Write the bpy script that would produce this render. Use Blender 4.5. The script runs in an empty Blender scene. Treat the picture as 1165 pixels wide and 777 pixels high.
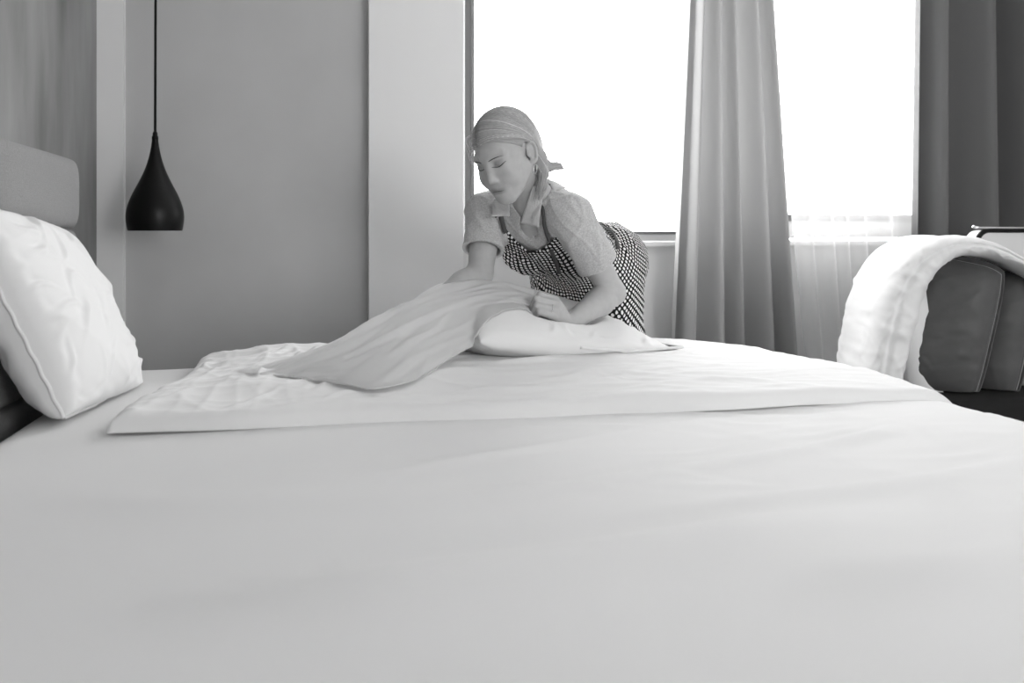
import bpy, bmesh, math, random
import numpy as np
from mathutils import Vector

# ------------------------------------------------------------------ camera, sky, lights, exposure
scene = bpy.context.scene
C = scene.collection
CAM_H, YAW, FPX = 0.93, math.radians(13.08), 1000.0
HORIZON, CX = 262.0, 582.5
ct, st = math.cos(YAW), math.sin(YAW)

cam_data = bpy.data.cameras.new('camera')
cam = bpy.data.objects.new('camera', cam_data)
C.objects.link(cam)
cam.location = (0, 0, CAM_H)
cam.rotation_euler = (math.pi / 2, 0, -YAW)
cam_data.sensor_width = 36.0
cam_data.lens = FPX / 1165 * 36.0
cam_data.shift_y = -(388.5 - HORIZON) / 1165
cam_data.clip_start = 0.02
cam_data.dof.use_dof = True
cam_data.dof.focus_distance = 2.42
cam_data.dof.aperture_fstop = 3.2
scene.camera = cam

world = bpy.data.worlds.new('overcast_sky')
scene.world = world
world.use_nodes = True
wn = world.node_tree.nodes
wn['Background'].inputs[0].default_value = (1, 1, 1, 1)
wn['Background'].inputs[1].default_value = 5.8

scene.view_settings.view_transform = 'Standard'
scene.view_settings.look = 'None'
scene.view_settings.gamma = 1.0
scene.view_settings.use_curve_mapping = False
scene.view_settings.exposure = 1.2
scene.cycles.use_denoising = True
scene.cycles.max_bounces = 10
scene.cycles.diffuse_bounces = 6
scene.cycles.transparent_max_bounces = 16

WALL_L, WALL_R, WALL_B, WALL_F, CEIL = -0.72, 3.75, 3.40, -2.4, 2.62
WIN_X0, WIN_X1, WIN_Z0, WIN_Z1 = 0.60, 2.78, 0.885, 2.35      # big window behind the woman
BW_X0, BW_X1, BW_Z0, BW_Z1 = 1.45, 3.2, 0.7, 2.4             # added window behind the camera, sized for frontal fill


def portal(name, loc, rot, sx, sy):
    l = bpy.data.lights.new(name, 'AREA')
    l.shape = 'RECTANGLE'
    l.size, l.size_y = sx, sy
    l.cycles.is_portal = True
    o = bpy.data.objects.new(name, l)
    C.objects.link(o)
    o.location, o.rotation_euler = loc, rot


portal('window_portal', ((WIN_X0 + WIN_X1) / 2, WALL_B + 0.16, (WIN_Z0 + WIN_Z1) / 2), (-math.pi / 2, 0, 0),
       WIN_X1 - WIN_X0, WIN_Z1 - WIN_Z0)
portal('fill_window_portal', ((BW_X0 + BW_X1) / 2, WALL_F - 0.1, (BW_Z0 + BW_Z1) / 2), (math.pi / 2, 0, 0),
       BW_X1 - BW_X0, BW_Z1 - BW_Z0)


# ------------------------------------------------------------------ coordinates
def cam_pt(px, py, w):
    """the point at depth w seen at a pixel of the 1165x777 photograph"""
    u = (px - CX) / FPX * w
    v = (HORIZON - py) / FPX * w
    return np.array([u * ct + w * st, w * ct - u * st, CAM_H + v])


def cam_dir(u, v, w):
    return np.array([u * ct + w * st, w * ct - u * st, v])


def unit(a):
    a = np.asarray(a, float)
    return a / max(np.linalg.norm(a), 1e-9)


# ------------------------------------------------------------------ object helpers
OFF = {}


def tag(o, label=None, cat=None, group=None, kind=None):
    if label: o['label'] = label
    if cat: o['category'] = cat
    if group: o['group'] = group
    if kind: o['kind'] = kind
    return o


def thing(name, loc, label=None, cat=None, group=None, kind=None):
    o = bpy.data.objects.new(name, None)
    o.empty_display_size = 0.1
    C.objects.link(o)
    o.location = loc
    OFF[o.name] = np.array(loc, float)
    return tag(o, label, cat, group, kind)


def mesh_obj(name, verts, faces, mat, parent=None, smooth=True, base=None, uv=None, cols=None):
    """verts in world coordinates; uv = per-vertex (n,2); cols = per-vertex grey"""
    verts = np.asarray(verts, float)
    me = bpy.data.meshes.new(name)
    if parent is not None:
        off = OFF[parent.name]
    elif base is not None:
        off = np.asarray(base, float)
    else:
        lo, hi = verts.min(0), verts.max(0)
        off = np.array([(lo[0] + hi[0]) / 2, (lo[1] + hi[1]) / 2, lo[2]])
    v = verts - off
    if isinstance(faces, np.ndarray):
        n, k = faces.shape
        me.vertices.add(len(v)); me.vertices.foreach_set('co', v.astype(np.float32).ravel())
        me.loops.add(n * k); me.loops.foreach_set('vertex_index', faces.astype(np.int32).ravel())
        me.polygons.add(n)
        me.polygons.foreach_set('loop_start', np.arange(0, n * k, k, dtype=np.int32))
        me.polygons.foreach_set('loop_total', np.full(n, k, np.int32))
        me.update(calc_edges=True)
        me.validate()
    else:
        me.from_pydata([tuple(p) for p in v], [], faces)
    if smooth:
        me.polygons.foreach_set('use_smooth', np.ones(len(me.polygons), bool))
    if uv is not None or cols is not None:
        li = np.empty(len(me.loops), np.int32)
        me.loops.foreach_get('vertex_index', li)
        if uv is not None:
            L = me.uv_layers.new(name='map')
            L.data.foreach_set('uv', np.asarray(uv, np.float32)[li].ravel())
        if cols is not None:
            A = me.color_attributes.new('tint', 'FLOAT_COLOR', 'POINT')
            c = np.ones((len(v), 4), np.float32); c[:, :3] = np.asarray(cols, np.float32)[:, None]
            A.data.foreach_set('color', c.ravel())
    me.materials.append(mat)
    o = bpy.data.objects.new(name, me)
    C.objects.link(o)
    if parent is not None:
        o.parent = parent
        OFF[o.name] = off
    else:
        o.location = off
        OFF[o.name] = off
    return o


def sub(o):
    """let a mesh part carry sub-parts: same origin as its root"""
    return o


def box_data(lo, hi, bev=0.0, seg=2):
    bm = bmesh.new()
    bmesh.ops.create_cube(bm, size=1)
    lo, hi = np.array(lo, float), np.array(hi, float)
    for v in bm.verts:
        v.co = Vector((lo + hi) / 2 + np.array(v.co) * (hi - lo))
    if bev:
        bmesh.ops.bevel(bm, geom=bm.edges[:], offset=bev, segments=seg, profile=0.5, affect='EDGES')
    bm.verts.index_update()
    vs = np.array([v.co[:] for v in bm.verts])
    fs = [[v.index for v in f.verts] for f in bm.faces]
    bm.free()
    return vs, fs


def box(name, lo, hi, mat, parent=None, bev=0.0, seg=2, smooth=None, **k):
    vs, fs = box_data(lo, hi, bev, seg)
    o = mesh_obj(name, vs, fs, mat, parent, smooth=bool(bev and seg > 2) if smooth is None else smooth, **k)
    return o


def merge(*parts):
    V, F, n = [], [], 0
    for v, f in parts:
        V.append(np.asarray(v, float)); F += [[i + n for i in q] for q in f]; n += len(v)
    return np.concatenate(V), F


def tube_data(pts, rad, sides=8, caps=True):
    pts = np.asarray(pts, float); n = len(pts)
    rad = np.full(n, rad, float) if np.isscalar(rad) else np.asarray(rad, float)
    tan = np.gradient(pts, axis=0)
    tan /= np.linalg.norm(tan, axis=1)[:, None] + 1e-12
    ref = np.array([0, 0, 1.0]) if abs(tan[0][2]) < 0.9 else np.array([1.0, 0, 0])
    a = unit(np.cross(tan[0], ref)); V = []
    for i in range(n):
        a = unit(a - tan[i] * np.dot(a, tan[i])); b = np.cross(tan[i], a)
        for k in range(sides):
            q = 2 * math.pi * k / sides
            V.append(pts[i] + rad[i] * (a * math.cos(q) + b * math.sin(q)))
    F = []
    for i in range(n - 1):
        for k in range(sides):
            k2 = (k + 1) % sides
            F.append([i * sides + k, i * sides + k2, (i + 1) * sides + k2, (i + 1) * sides + k])
    if caps:
        F.append(list(range(sides))[::-1]); F.append([(n - 1) * sides + k for k in range(sides)])
    return np.array(V), F


def lathe_data(prof, c, sides=48):
    V, F, n = [], [], len(prof)
    for r, z in prof:
        for k in range(sides):
            q = 2 * math.pi * k / sides
            V.append((c[0] + r * math.cos(q), c[1] + r * math.sin(q), c[2] + z))
    for i in range(n - 1):
        for k in range(sides):
            k2 = (k + 1) % sides
            F.append([i * sides + k, i * sides + k2, (i + 1) * sides + k2, (i + 1) * sides + k])
    return np.array(V), F


def grid_faces(n, m, off=0, flip=False):
    i, j = np.meshgrid(np.arange(n - 1), np.arange(m - 1), indexing='ij')
    a = (i * m + j).ravel() + off
    q = np.stack([a, a + m, a + m + 1, a + 1], 1)
    return q[:, ::-1] if flip else q


def shell(P, Q):
    """closed sheet between grids P (top) and Q (bottom), both n x m x 3"""
    n, m, _ = P.shape
    V = np.concatenate([P.reshape(-1, 3), Q.reshape(-1, 3)])
    o = n * m
    F = [grid_faces(n, m), grid_faces(n, m, o, True)]
    b = [(i, 0) for i in range(n)] + [(n - 1, j) for j in range(1, m)] + \
        [(i, m - 1) for i in range(n - 2, -1, -1)] + [(0, j) for j in range(m - 2, 0, -1)]
    idx = np.array([i * m + j for i, j in b])
    nx = np.roll(idx, -1)
    F.append(np.stack([idx, nx, nx + o, idx + o], 1)[:, ::-1])
    return V, np.concatenate(F)


def grid_normals(P):
    du = np.gradient(P, axis=0); dv = np.gradient(P, axis=1)
    N = np.cross(du, dv)
    return N / (np.linalg.norm(N, axis=2, keepdims=True) + 1e-12)


def spline(ctrl, n):
    """Catmull-Rom through the control points, chord parameterised"""
    c = np.asarray(ctrl, float)
    d = np.r_[0, np.cumsum(np.sqrt(np.linalg.norm(np.diff(c, axis=0), axis=1)) + 1e-6)]
    t = np.linspace(0, d[-1], n)
    m = np.gradient(c, d, axis=0)
    i = np.clip(np.searchsorted(d, t, 'right') - 1, 0, len(c) - 2)
    hh = (d[i + 1] - d[i])[:, None]; s = ((t - d[i])[:, None]) / hh
    return ((2 * s**3 - 3 * s**2 + 1) * c[i] + (s**3 - 2 * s**2 + s) * hh * m[i]
            + (-2 * s**3 + 3 * s**2) * c[i + 1] + (s**3 - s**2) * hh * m[i + 1])


def patch(rows, n, m):
    """smooth surface through a grid of control points rows[r][c]"""
    R = np.stack([spline(r, m) for r in rows])
    return np.stack([spline(R[:, j], n) for j in range(m)], 1)


def sstep(a, b, x):
    t = np.clip((x - a) / (b - a), 0, 1)
    return t * t * (3 - 2 * t)


def waves(P, freq, seed, n=7, ridge=False, aniso=None):
    """smooth pseudo noise in -1..1 from warped sines"""
    rng = np.random.RandomState(seed)
    P = np.asarray(P, float)
    if aniso is not None: P = P * np.asarray(aniso)
    k = P.shape[-1]; out = 0
    warp = sum(np.sin(P @ (rng.randn(k) * freq * 0.6) + rng.rand() * 6.3) for _ in range(3)) * 0.6
    for _ in range(n):
        d = rng.randn(k); d /= np.linalg.norm(d)
        s = np.sin(P @ d * freq * (0.6 + 0.9 * rng.rand()) + rng.rand() * 6.3 + warp)
        out = out + ((1 - np.abs(s)) ** 2.5 * 2 - 0.6 if ridge else s)
    return out / (n ** 0.5 * 1.4)


def creases(x, y, box_, n, seed, ln=(0.08, 0.25), wd=(0.006, 0.014), h=0.005, bias=None, spread=3.14):
    """random tapering cloth creases laid over a plane; returns a height"""
    rng = np.random.RandomState(seed); out = np.zeros(np.shape(x))
    for _ in range(n):
        cx_ = box_[0] + (box_[1] - box_[0]) * rng.rand(); cy_ = box_[2] + (box_[3] - box_[2]) * rng.rand()
        a = (bias or 0.0) + spread * (rng.rand() - 0.5); l = ln[0] + (ln[1] - ln[0]) * rng.rand(); w = wd[0] + (wd[1] - wd[0]) * rng.rand()
        c, s = math.cos(a), math.sin(a); k = rng.randn() * 1.2 / l
        u = (x - cx_) * c + (y - cy_) * s; v = -(x - cx_) * s + (y - cy_) * c + k * u * u * 0.5
        e = np.exp(-(u / (l * 0.5)) ** 2 * 1.6)
        out += h * (0.4 + 0.6 * rng.rand()) * e * (np.exp(-(v / w) ** 2) - 0.55 * np.exp(-((v - 1.9 * w) / (1.3 * w)) ** 2))
    return out


# ------------------------------------------------------------------ materials
def material(name, grey, rough=0.85, bump=0.0, bscale=300.0, var=0.0, vscale=6.0, metal=0.0, sheen=0.0,
             stretch=(1, 1, 1), attr=False, translucent=0.0, spec=0.3, detail=4.0):
    m = bpy.data.materials.new(name)
    m.use_nodes = True
    t = m.node_tree; N = t.nodes; L = t.links
    b = N['Principled BSDF']
    b.inputs['Roughness'].default_value = rough
    b.inputs['Metallic'].default_value = metal
    b.inputs['Specular IOR Level'].default_value = spec
    if sheen: b.inputs['Sheen Weight'].default_value = sheen
    b.inputs['Base Color'].default_value = (grey, grey, grey, 1)
    col = None
    tc = N.new('ShaderNodeTexCoord')
    mp = N.new('ShaderNodeMapping'); mp.inputs['Scale'].default_value = stretch
    L.new(tc.outputs['Object'], mp.inputs['Vector'])
    if var:
        nz = N.new('ShaderNodeTexNoise'); nz.inputs['Scale'].default_value = vscale
        nz.inputs['Detail'].default_value = detail
        L.new(mp.outputs[0], nz.inputs['Vector'])
        mr = N.new('ShaderNodeMapRange')
        mr.inputs[1].default_value = 0.3; mr.inputs[2].default_value = 0.7
        mr.inputs[3].default_value = grey * (1 - var); mr.inputs[4].default_value = grey * (1 + var)
        L.new(nz.outputs[0], mr.inputs[0])
        col = mr.outputs[0]
    if attr:
        at = N.new('ShaderNodeVertexColor'); at.layer_name = 'tint'
        mul = N.new('ShaderNodeMath'); mul.operation = 'MULTIPLY'
        L.new(at.outputs[0], mul.inputs[0])
        if col is not None: L.new(col, mul.inputs[1])
        else: mul.inputs[1].default_value = grey
        col = mul.outputs[0]
    if col is not None: L.new(col, b.inputs['Base Color'])
    if bump:
        n2 = N.new('ShaderNodeTexNoise'); n2.inputs['Scale'].default_value = bscale
        n2.inputs['Detail'].default_value = 3
        L.new(mp.outputs[0], n2.inputs['Vector'])
        bp = N.new('ShaderNodeBump'); bp.inputs['Strength'].default_value = bump
        bp.inputs['Distance'].default_value = 0.004
        L.new(n2.outputs[0], bp.inputs['Height'])
        L.new(bp.outputs[0], b.inputs['Normal'])
    if translucent:
        tr = N.new('ShaderNodeBsdfTranslucent'); tr.inputs[0].default_value = (grey, grey, grey, 1)
        if col is not None: L.new(col, tr.inputs[0])
        mx = N.new('ShaderNodeMixShader'); mx.inputs[0].default_value = translucent
        L.new(b.outputs[0], mx.inputs[1]); L.new(tr.outputs[0], mx.inputs[2])
        L.new(mx.outputs[0], N['Material Output'].inputs[0])
    return m


M = {}
M['concrete'] = material('concrete_plaster', 0.25, 0.9, 0.25, 40, 0.35, 2.2, stretch=(1, 1.6, 0.5), detail=8)
M['grey_wall'] = material('grey_wall_paint', 0.50, 0.9, 0.08, 200, 0.04, 3)
M['white_wall'] = material('white_wall_paint', 0.78, 0.9, 0.05, 200)
M['sill_wall'] = material('pale_wall_paint', 0.70, 0.9, 0.05, 200)
M['ceiling'] = material('ceiling_paint', 0.82, 0.95)
M['carpet'] = material('carpet', 0.22, 1.0, 0.6, 500, 0.15, 40)
M['frame_dark'] = material('window_frame_grey', 0.16, 0.5)
M['frame_white'] = material('window_frame_white', 0.75, 0.5)
M['linen'] = material('white_linen', 0.77, 0.9, 0.10, 900, sheen=0.1)
M['sheet'] = material('white_sheet', 0.75, 0.9, 0.06, 900, sheen=0.1)
M['case'] = material('thin_white_cotton', 0.82, 0.9, 0.05, 900, translucent=0.50)
M['upholstery'] = material('grey_felt_upholstery', 0.24, 1.0, 0.6, 450, 0.18, 350, sheen=0.2)
M['curtain'] = material('grey_curtain_fabric', 0.40, 0.8, 0.1, 900, translucent=0.12, sheen=0.1)
M['curtain_dark'] = material('charcoal_curtain_fabric', 0.105, 0.7, 0.1, 900, translucent=0.10, sheen=0.1)
M['black'] = material('black_lacquer', 0.003, 0.38, spec=0.22)
M['black_cord'] = material('black_cord', 0.006, 0.8)
M['lamp_inside'] = material('lamp_white_inside', 0.6, 0.6)
M['dark_wood'] = material('dark_bed_base', 0.03, 0.7)
M['grey_cushion'] = material('grey_satin_cushion', 0.085, 0.55, 0.1, 700, 0.08, 20, sheen=0.15)
M['pale_trim'] = material('pale_cushion_trim', 0.32, 0.7)
M['black_fabric'] = material('black_fabric', 0.012, 0.9)
M['white_vinyl'] = material('white_chair_vinyl', 0.68, 0.4)
M['chrome'] = material('chrome', 0.8, 0.15, metal=1.0)

# sheer voile: partly see-through cloth
m = bpy.data.materials.new('sheer_voile'); m.use_nodes = True
t = m.node_tree; t.nodes.remove(t.nodes['Principled BSDF'])
tp = t.nodes.new('ShaderNodeBsdfTransparent')
tl = t.nodes.new('ShaderNodeBsdfTranslucent'); tl.inputs[0].default_value = (0.85, 0.85, 0.85, 1)
df = t.nodes.new('ShaderNodeBsdfDiffuse'); df.inputs[0].default_value = (0.85, 0.85, 0.85, 1)
m1 = t.nodes.new('ShaderNodeMixShader'); m1.inputs[0].default_value = 0.5
m2 = t.nodes.new('ShaderNodeMixShader')
lw = t.nodes.new('ShaderNodeLayerWeight'); lw.inputs[0].default_value = 0.35
mr = t.nodes.new('ShaderNodeMapRange'); mr.inputs[3].default_value = 0.34; mr.inputs[4].default_value = 0.55
t.links.new(lw.outputs['Facing'], mr.inputs[0]); t.links.new(mr.outputs[0], m2.inputs[0])
t.links.new(tl.outputs[0], m1.inputs[1]); t.links.new(df.outputs[0], m1.inputs[2])
t.links.new(tp.outputs[0], m2.inputs[1]); t.links.new(m1.outputs[0], m2.inputs[2])
t.links.new(m2.outputs[0], t.nodes['Material Output'].inputs[0])
M['sheer'] = m
# window glass: clear with a faint reflection
m = bpy.data.materials.new('window_glass'); m.use_nodes = True
t = m.node_tree; t.nodes.remove(t.nodes['Principled BSDF'])
tp = t.nodes.new('ShaderNodeBsdfTransparent'); tp.inputs[0].default_value = (0.96, 0.96, 0.96, 1)
gl = t.nodes.new('ShaderNodeBsdfGlossy'); gl.inputs['Roughness'].default_value = 0.02
mx = t.nodes.new('ShaderNodeMixShader'); mx.inputs[0].default_value = 0.05
t.links.new(tp.outputs[0], mx.inputs[1]); t.links.new(gl.outputs[0], mx.inputs[2])
t.links.new(mx.outputs[0], t.nodes['Material Output'].inputs[0])
M['glass'] = m

# ------------------------------------------------------------------ the room
T = 0.2
S = dict(kind='structure')


def struct(name, lo, hi, mat, label=None, **k):
    return tag(box(name, lo, hi, mat, **k), label, kind='structure')


struct('floor', (WALL_L - T, WALL_F - T, -0.1), (WALL_R + T, WALL_B + T, 0), M['carpet'], 'dark grey carpet floor around the bed')
struct('ceiling', (WALL_L - T, WALL_F - T, CEIL), (WALL_R + T, WALL_B + T, CEIL + 0.1), M['ceiling'], 'plain white ceiling over the bedroom')
struct('wall_left', (WALL_L - T, WALL_F, 0), (WALL_L, WALL_B, CEIL), M['concrete'], 'mottled dark concrete wall behind the headboard')
struct('wall_right', (WALL_R, WALL_F, 0), (WALL_R + T, WALL_B, CEIL), M['white_wall'], 'plain pale wall at the right end of the room')


def wall_with_hole(name, y0, y1, x0, x1, z0, z1, mat, label):
    parts = [box_data((WALL_L - T, y0, 0), (x0, y1, CEIL)), box_data((x1, y0, 0), (WALL_R + T, y1, CEIL)),
             box_data((x0, y0, 0), (x1, y1, z0)), box_data((x0, y0, z1), (x1, y1, CEIL))]
    v, f = merge(*parts)
    return tag(mesh_obj(name, v, f, mat, smooth=False), label, kind='structure')


wall_with_hole('wall_back', WALL_B, WALL_B + T, WIN_X0, WIN_X1, WIN_Z0, WIN_Z1, M['sill_wall'], 'pale wall around the bright window')
wall_with_hole('wall_front', WALL_F - T, WALL_F, BW_X0, BW_X1, BW_Z0, BW_Z1, M['white_wall'], 'pale wall opposite the bright window')
# grey painted panel, white pier beside the window, pale strip in the corner
struct('wall_panel', (WALL_L, WALL_B - 0.04, 0), (0.225, WALL_B, CEIL), M['grey_wall'], 'smooth grey painted wall behind the hanging lamp')
struct('wall_pier', (0.2215, WALL_B - 0.10, 0), (0.577, WALL_B, CEIL), M['white_wall'], 'pale pier between the grey wall and the window')
struct('wall_strip', (WALL_L, WALL_B - 0.075, 0), (-0.632, WALL_B - 0.04, CEIL), M['white_wall'], 'narrow pale strip in the corner beside the concrete wall')

# window_1: fixed pane on the left, opening sash on the right
w1 = thing('window_1', ((WIN_X0 + WIN_X1) / 2, WALL_B + 0.08, WIN_Z0), 'wide bright window behind the woman with a sill below', kind='structure')
y0, y1 = WALL_B + 0.06, WALL_B + 0.12
XM = 1.62
v, f = merge(box_data((WIN_X0, y0, WIN_Z0), (WIN_X0 + 0.035, y1, WIN_Z1)), box_data((WIN_X0 + 0.035, y0 - 0.01, WIN_Z0), (WIN_X0 + 0.048, y1, WIN_Z1)))
mesh_obj('jamb', v, f, M['frame_dark'], w1, smooth=False)
box('jamb', (WIN_X1 - 0.05, y0, WIN_Z0), (WIN_X1, y1, WIN_Z1), M['frame_dark'], w1)
box('head_rail', (WIN_X0, y0, WIN_Z1 - 0.05), (WIN_X1, y1, WIN_Z1), M['frame_dark'], w1)
box('mullion', (XM - 0.04, y0, WIN_Z0), (XM + 0.04, y1, WIN_Z1), M['frame_white'], w1)
box('bottom_rail', (WIN_X0, y0, WIN_Z0), (XM - 0.04, y1, WIN_Z0 + 0.028), M['frame_white'], w1)
box('gasket', (WIN_X0, y0 - 0.006, WIN_Z0 + 0.028), (XM - 0.04, y1, WIN_Z0 + 0.042), M['frame_dark'], w1)
sash = box('sash', (XM + 0.04, y0 - 0.02, WIN_Z0 + 0.012), (WIN_X1 - 0.05, y1, WIN_Z0 + 0.085), M['frame_white'], w1)
box('gasket', (XM + 0.04, y0 - 0.026, WIN_Z0 + 0.085), (WIN_X1 - 0.05, y1, WIN_Z0 + 0.115), M['frame_dark'], w1)
for a, b_ in ((WIN_X0 + 0.048, XM - 0.04), (XM + 0.04, WIN_X1 - 0.05)):
    box('pane', (a, y0 + 0.03, WIN_Z0 + 0.03), (b_, y0 + 0.036, WIN_Z1 - 0.05), M['glass'], w1)
box('sill', (WIN_X0 - 0.02, WALL_B - 0.03, WIN_Z0 - 0.022), (WIN_X1 + 0.02, y0, WIN_Z0), M['frame_white'], w1, bev=0.004)
# fill_window is an unseen addition behind the camera, letting in fill light
w2 = thing('fill_window', ((BW_X0 + BW_X1) / 2, WALL_F - 0.08, BW_Z0), 'added unseen window in the wall opposite, for fill light', kind='structure')
for a, b_ in ((BW_X0, BW_X0 + 0.05), ((BW_X0 + BW_X1) / 2 - 0.03, (BW_X0 + BW_X1) / 2 + 0.03), (BW_X1 - 0.05, BW_X1)):
    box('jamb', (a, WALL_F - 0.09, BW_Z0), (b_, WALL_F - 0.03, BW_Z1), M['frame_white'], w2)
for a, b_ in ((BW_Z0, BW_Z0 + 0.05), (BW_Z1 - 0.05, BW_Z1)):
    box('rail', (BW_X0 + 0.05, WALL_F - 0.09, a), (BW_X1 - 0.05, WALL_F - 0.03, b_), M['frame_white'], w2)
box('pane', (BW_X0 + 0.05, WALL_F - 0.063, BW_Z0 + 0.05), (BW_X1 - 0.05, WALL_F - 0.057, BW_Z1 - 0.05), M['glass'], w2)

# ------------------------------------------------------------------ bed
BED_Z, BX0, BX1, BY0, BY1 = 0.55, -0.585, 1.47, 0.46, 2.665


def over(a, edge, r):
    """arc length a along a sheet that bends down over an edge: (position, drop)"""
    a = np.asarray(a, float)
    e = edge - r
    q = np.clip((a - e) / r, 0, math.pi / 2)
    pos = np.where(a < e, a, e + r * np.sin(q))
    drop = np.where(a < e, 0, r * (1 - np.cos(q)) + np.maximum(a - e - r * math.pi / 2, 0))
    return pos, drop


def foot_sag(x, y):
    """the mattress falls off a little towards the foot and the far foot corner"""
    s = np.clip((x - 0.75) / 0.72, 0, 1)
    far = np.clip((y - 1.5) / 1.1, 0, 1)
    return (0.012 + 0.030 * far) * s ** 1.8


bed = thing('bed', ((BX0 + BX1) / 2, (BY0 + BY1) / 2, 0), 'wide low bed made up with a plain white sheet', 'bed')
box('base', (BX0, BY0 + 0.03, 0.12), (BX1 - 0.04, BY1 - 0.03, 0.30), M['dark_wood'], bed, bev=0.01)
for x in (BX0 + 0.12, BX1 - 0.2):
    for y in (BY0 + 0.15, BY1 - 0.15):
        v, f = lathe_data([(0.0, 0), (0.024, 0), (0.034, 0.12), (0.0, 0.12)], (x, y, 0), 16)
        mesh_obj('leg', v, f, M['dark_wood'], bed)
# mattress in its fitted sheet: dense rounded slab with soft creases
nx, ny = 200, 220
ax = np.linspace(BX0 - 0.20, BX1 + 0.25, nx); ay = np.linspace(BY0 - 0.25, BY1 + 0.25, ny)
cxm, cym = (BX0 + BX1) / 2, (BY0 + BY1) / 2
px_, dx_ = over(np.abs(ax - cxm), (BX1 - BX0) / 2, 0.07)
py_, dy_ = over(np.abs(ay - cym), (BY1 - BY0) / 2, 0.07)
X = (cxm + np.sign(ax - cxm) * px_)[:, None] + 0 * ay[None]
Y = (cym + np.sign(ay - cym) * py_)[None] + 0 * ax[:, None]
D = np.minimum(np.maximum(dx_[:, None], dy_[None]) + 0.3 * np.minimum(dx_[:, None], dy_[None]), 0.25)
XY = np.stack([X, Y], -1)
und = 0.007 * waves(XY, 5.0, 3, 6) + creases(X, Y, (0.2, 1.4, 1.1, 1.7), 26, 5, (0.15, 0.5), (0.008, 0.02), 0.004, 0.15, 0.7)
cre = 0.0022 * waves(XY, 9.0, 11, 6, ridge=True, aniso=(0.55, 1.8)) * sstep(0.2, 0.9, X) * sstep(0.7, 1.2, Y)
# long soft folds running across the near half of the sheet
fold = 0
for (fx0, fy0, fx1, fy1, h, wd) in ((0.30, 1.20, 1.20, 1.52, 0.006, 0.022), (0.45, 1.10, 1.35, 1.28, 0.006, 0.03),
                                    (-0.1, 0.93, 0.75, 1.02, 0.012, 0.05), (-0.35, 1.35, 0.35, 1.22, 0.004, 0.05),
                                    (0.1, 1.38, 0.75, 1.60, 0.004, 0.018), (0.55, 0.85, 1.2, 0.92, 0.010, 0.06)):
    dx, dy = fx1 - fx0, fy1 - fy0; ln = math.hypot(dx, dy)
    s = ((X - fx0) * dx + (Y - fy0) * dy) / ln ** 2
    d = ((X - fx0) * -dy + (Y - fy0) * dx) / ln + 0.02 * np.sin(s * 4)
    fold = fold + 1.7 * h * np.exp(-(d / wd) ** 2) * sstep(-0.15, 0.25, s) * (1 - sstep(0.7, 1.15, s))
Z = BED_Z - D + (und + cre + fold) * (D < 0.05) - foot_sag(X, Y)
Z = np.maximum(Z, 0.30)
P = np.stack([X, Y, Z], -1)
Q = P.copy(); Q[..., 2] = 0.30; Q[..., 0] = cxm + (X - cxm) * 0.985; Q[..., 1] = cym + (Y - cym) * 0.985
v, f = shell(P, Q)
mesh_obj('mattress', v, f, M['sheet'], bed)

# ------------------------------------------------------------------ pillows
def pillow_data(c, A, B, N, a, b, t, seed=1, n=56, pinch=0.06, wr=0.006, wf=14.0, power=0.42, sag=0.0, flange=0.0, ridge=0.6, ex=3.0, taper=0.0, taper_b=0.0, rc=0.0, ncr=0, hcr=0.006, bias=None, spread=3.14):
    """cushion centred at c: half sizes a along A, b along B, half thickness t along N"""
    A, B, N = unit(A), unit(B), unit(N)
    s = np.linspace(-1, 1, n)
    s = np.sign(s) * (1 - (1 - np.abs(s)) ** 1.25)
    S_, R_ = np.meshgrid(s, s, indexing='ij')
    x = S_ * a * (1 - pinch * (1 - R_ ** 2)) ; y = R_ * b * (1 - pinch * (1 - S_ ** 2))
    x = x * (1 - rc * R_ ** 4); y = y * (1 - rc * S_ ** 4)
    ins = 1.0 - flange
    e1 = np.clip(1 - (np.abs(S_) / ins) ** ex, 0, 1); e2 = np.clip(1 - (np.abs(R_) / ins) ** ex, 0, 1)
    h = t * (1 - taper * S_) * (1 + taper_b * R_) * (e1 * e2) ** power
    core = c + x[..., None] * A + y[..., None] * B
    rim = np.minimum(1 - np.abs(S_), 1 - np.abs(R_))
    amp = wr * sstep(0, 0.15, rim)
    edgew = 0.10 * wr * np.sin((S_ + R_ * 1.3) * 21 + seed) * (1 - sstep(0, 0.25, rim))
    P3 = np.stack([x, y, x * 0], -1)
    w1_ = (1 - ridge) * waves(P3, wf, seed) + ridge * waves(P3, wf * 0.8, seed + 5, ridge=True)
    w2_ = (1 - ridge) * waves(P3, wf, seed + 31) + ridge * waves(P3, wf * 0.8, seed + 35, ridge=True)
    if ncr:
        w1_ = w1_ + creases(x, y, (-a, a, -b, b), ncr, seed + 2, (0.06, 0.3 * (a + b)), (0.005, 0.012), hcr, bias, spread) / wr
        w2_ = w2_ + creases(x, y, (-a, a, -b, b), ncr, seed + 3, (0.06, 0.3 * (a + b)), (0.005, 0.012), hcr, bias, spread) / wr
    top = core + (h + amp * w1_ + edgew + 0.0015)[..., None] * N
    bot = core - (h + amp * w2_ - edgew + 0.0015)[..., None] * N
    if sag:
        k = -sag * (S_ ** 2)
        top = top + k[..., None] * N; bot = bot + k[..., None] * N
    return shell(top, bot), (top, bot)


def border(top, bot):
    mid = (top + bot) / 2; n, m, _ = mid.shape
    b = [(i, 0) for i in range(n)] + [(n - 1, j) for j in range(1, m)] + \
        [(i, m - 1) for i in range(n - 2, -1, -1)] + [(0, j) for j in range(m - 2, 0, -1)]
    return np.array([mid[i, j] for i, j in b + b[:1]])


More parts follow.
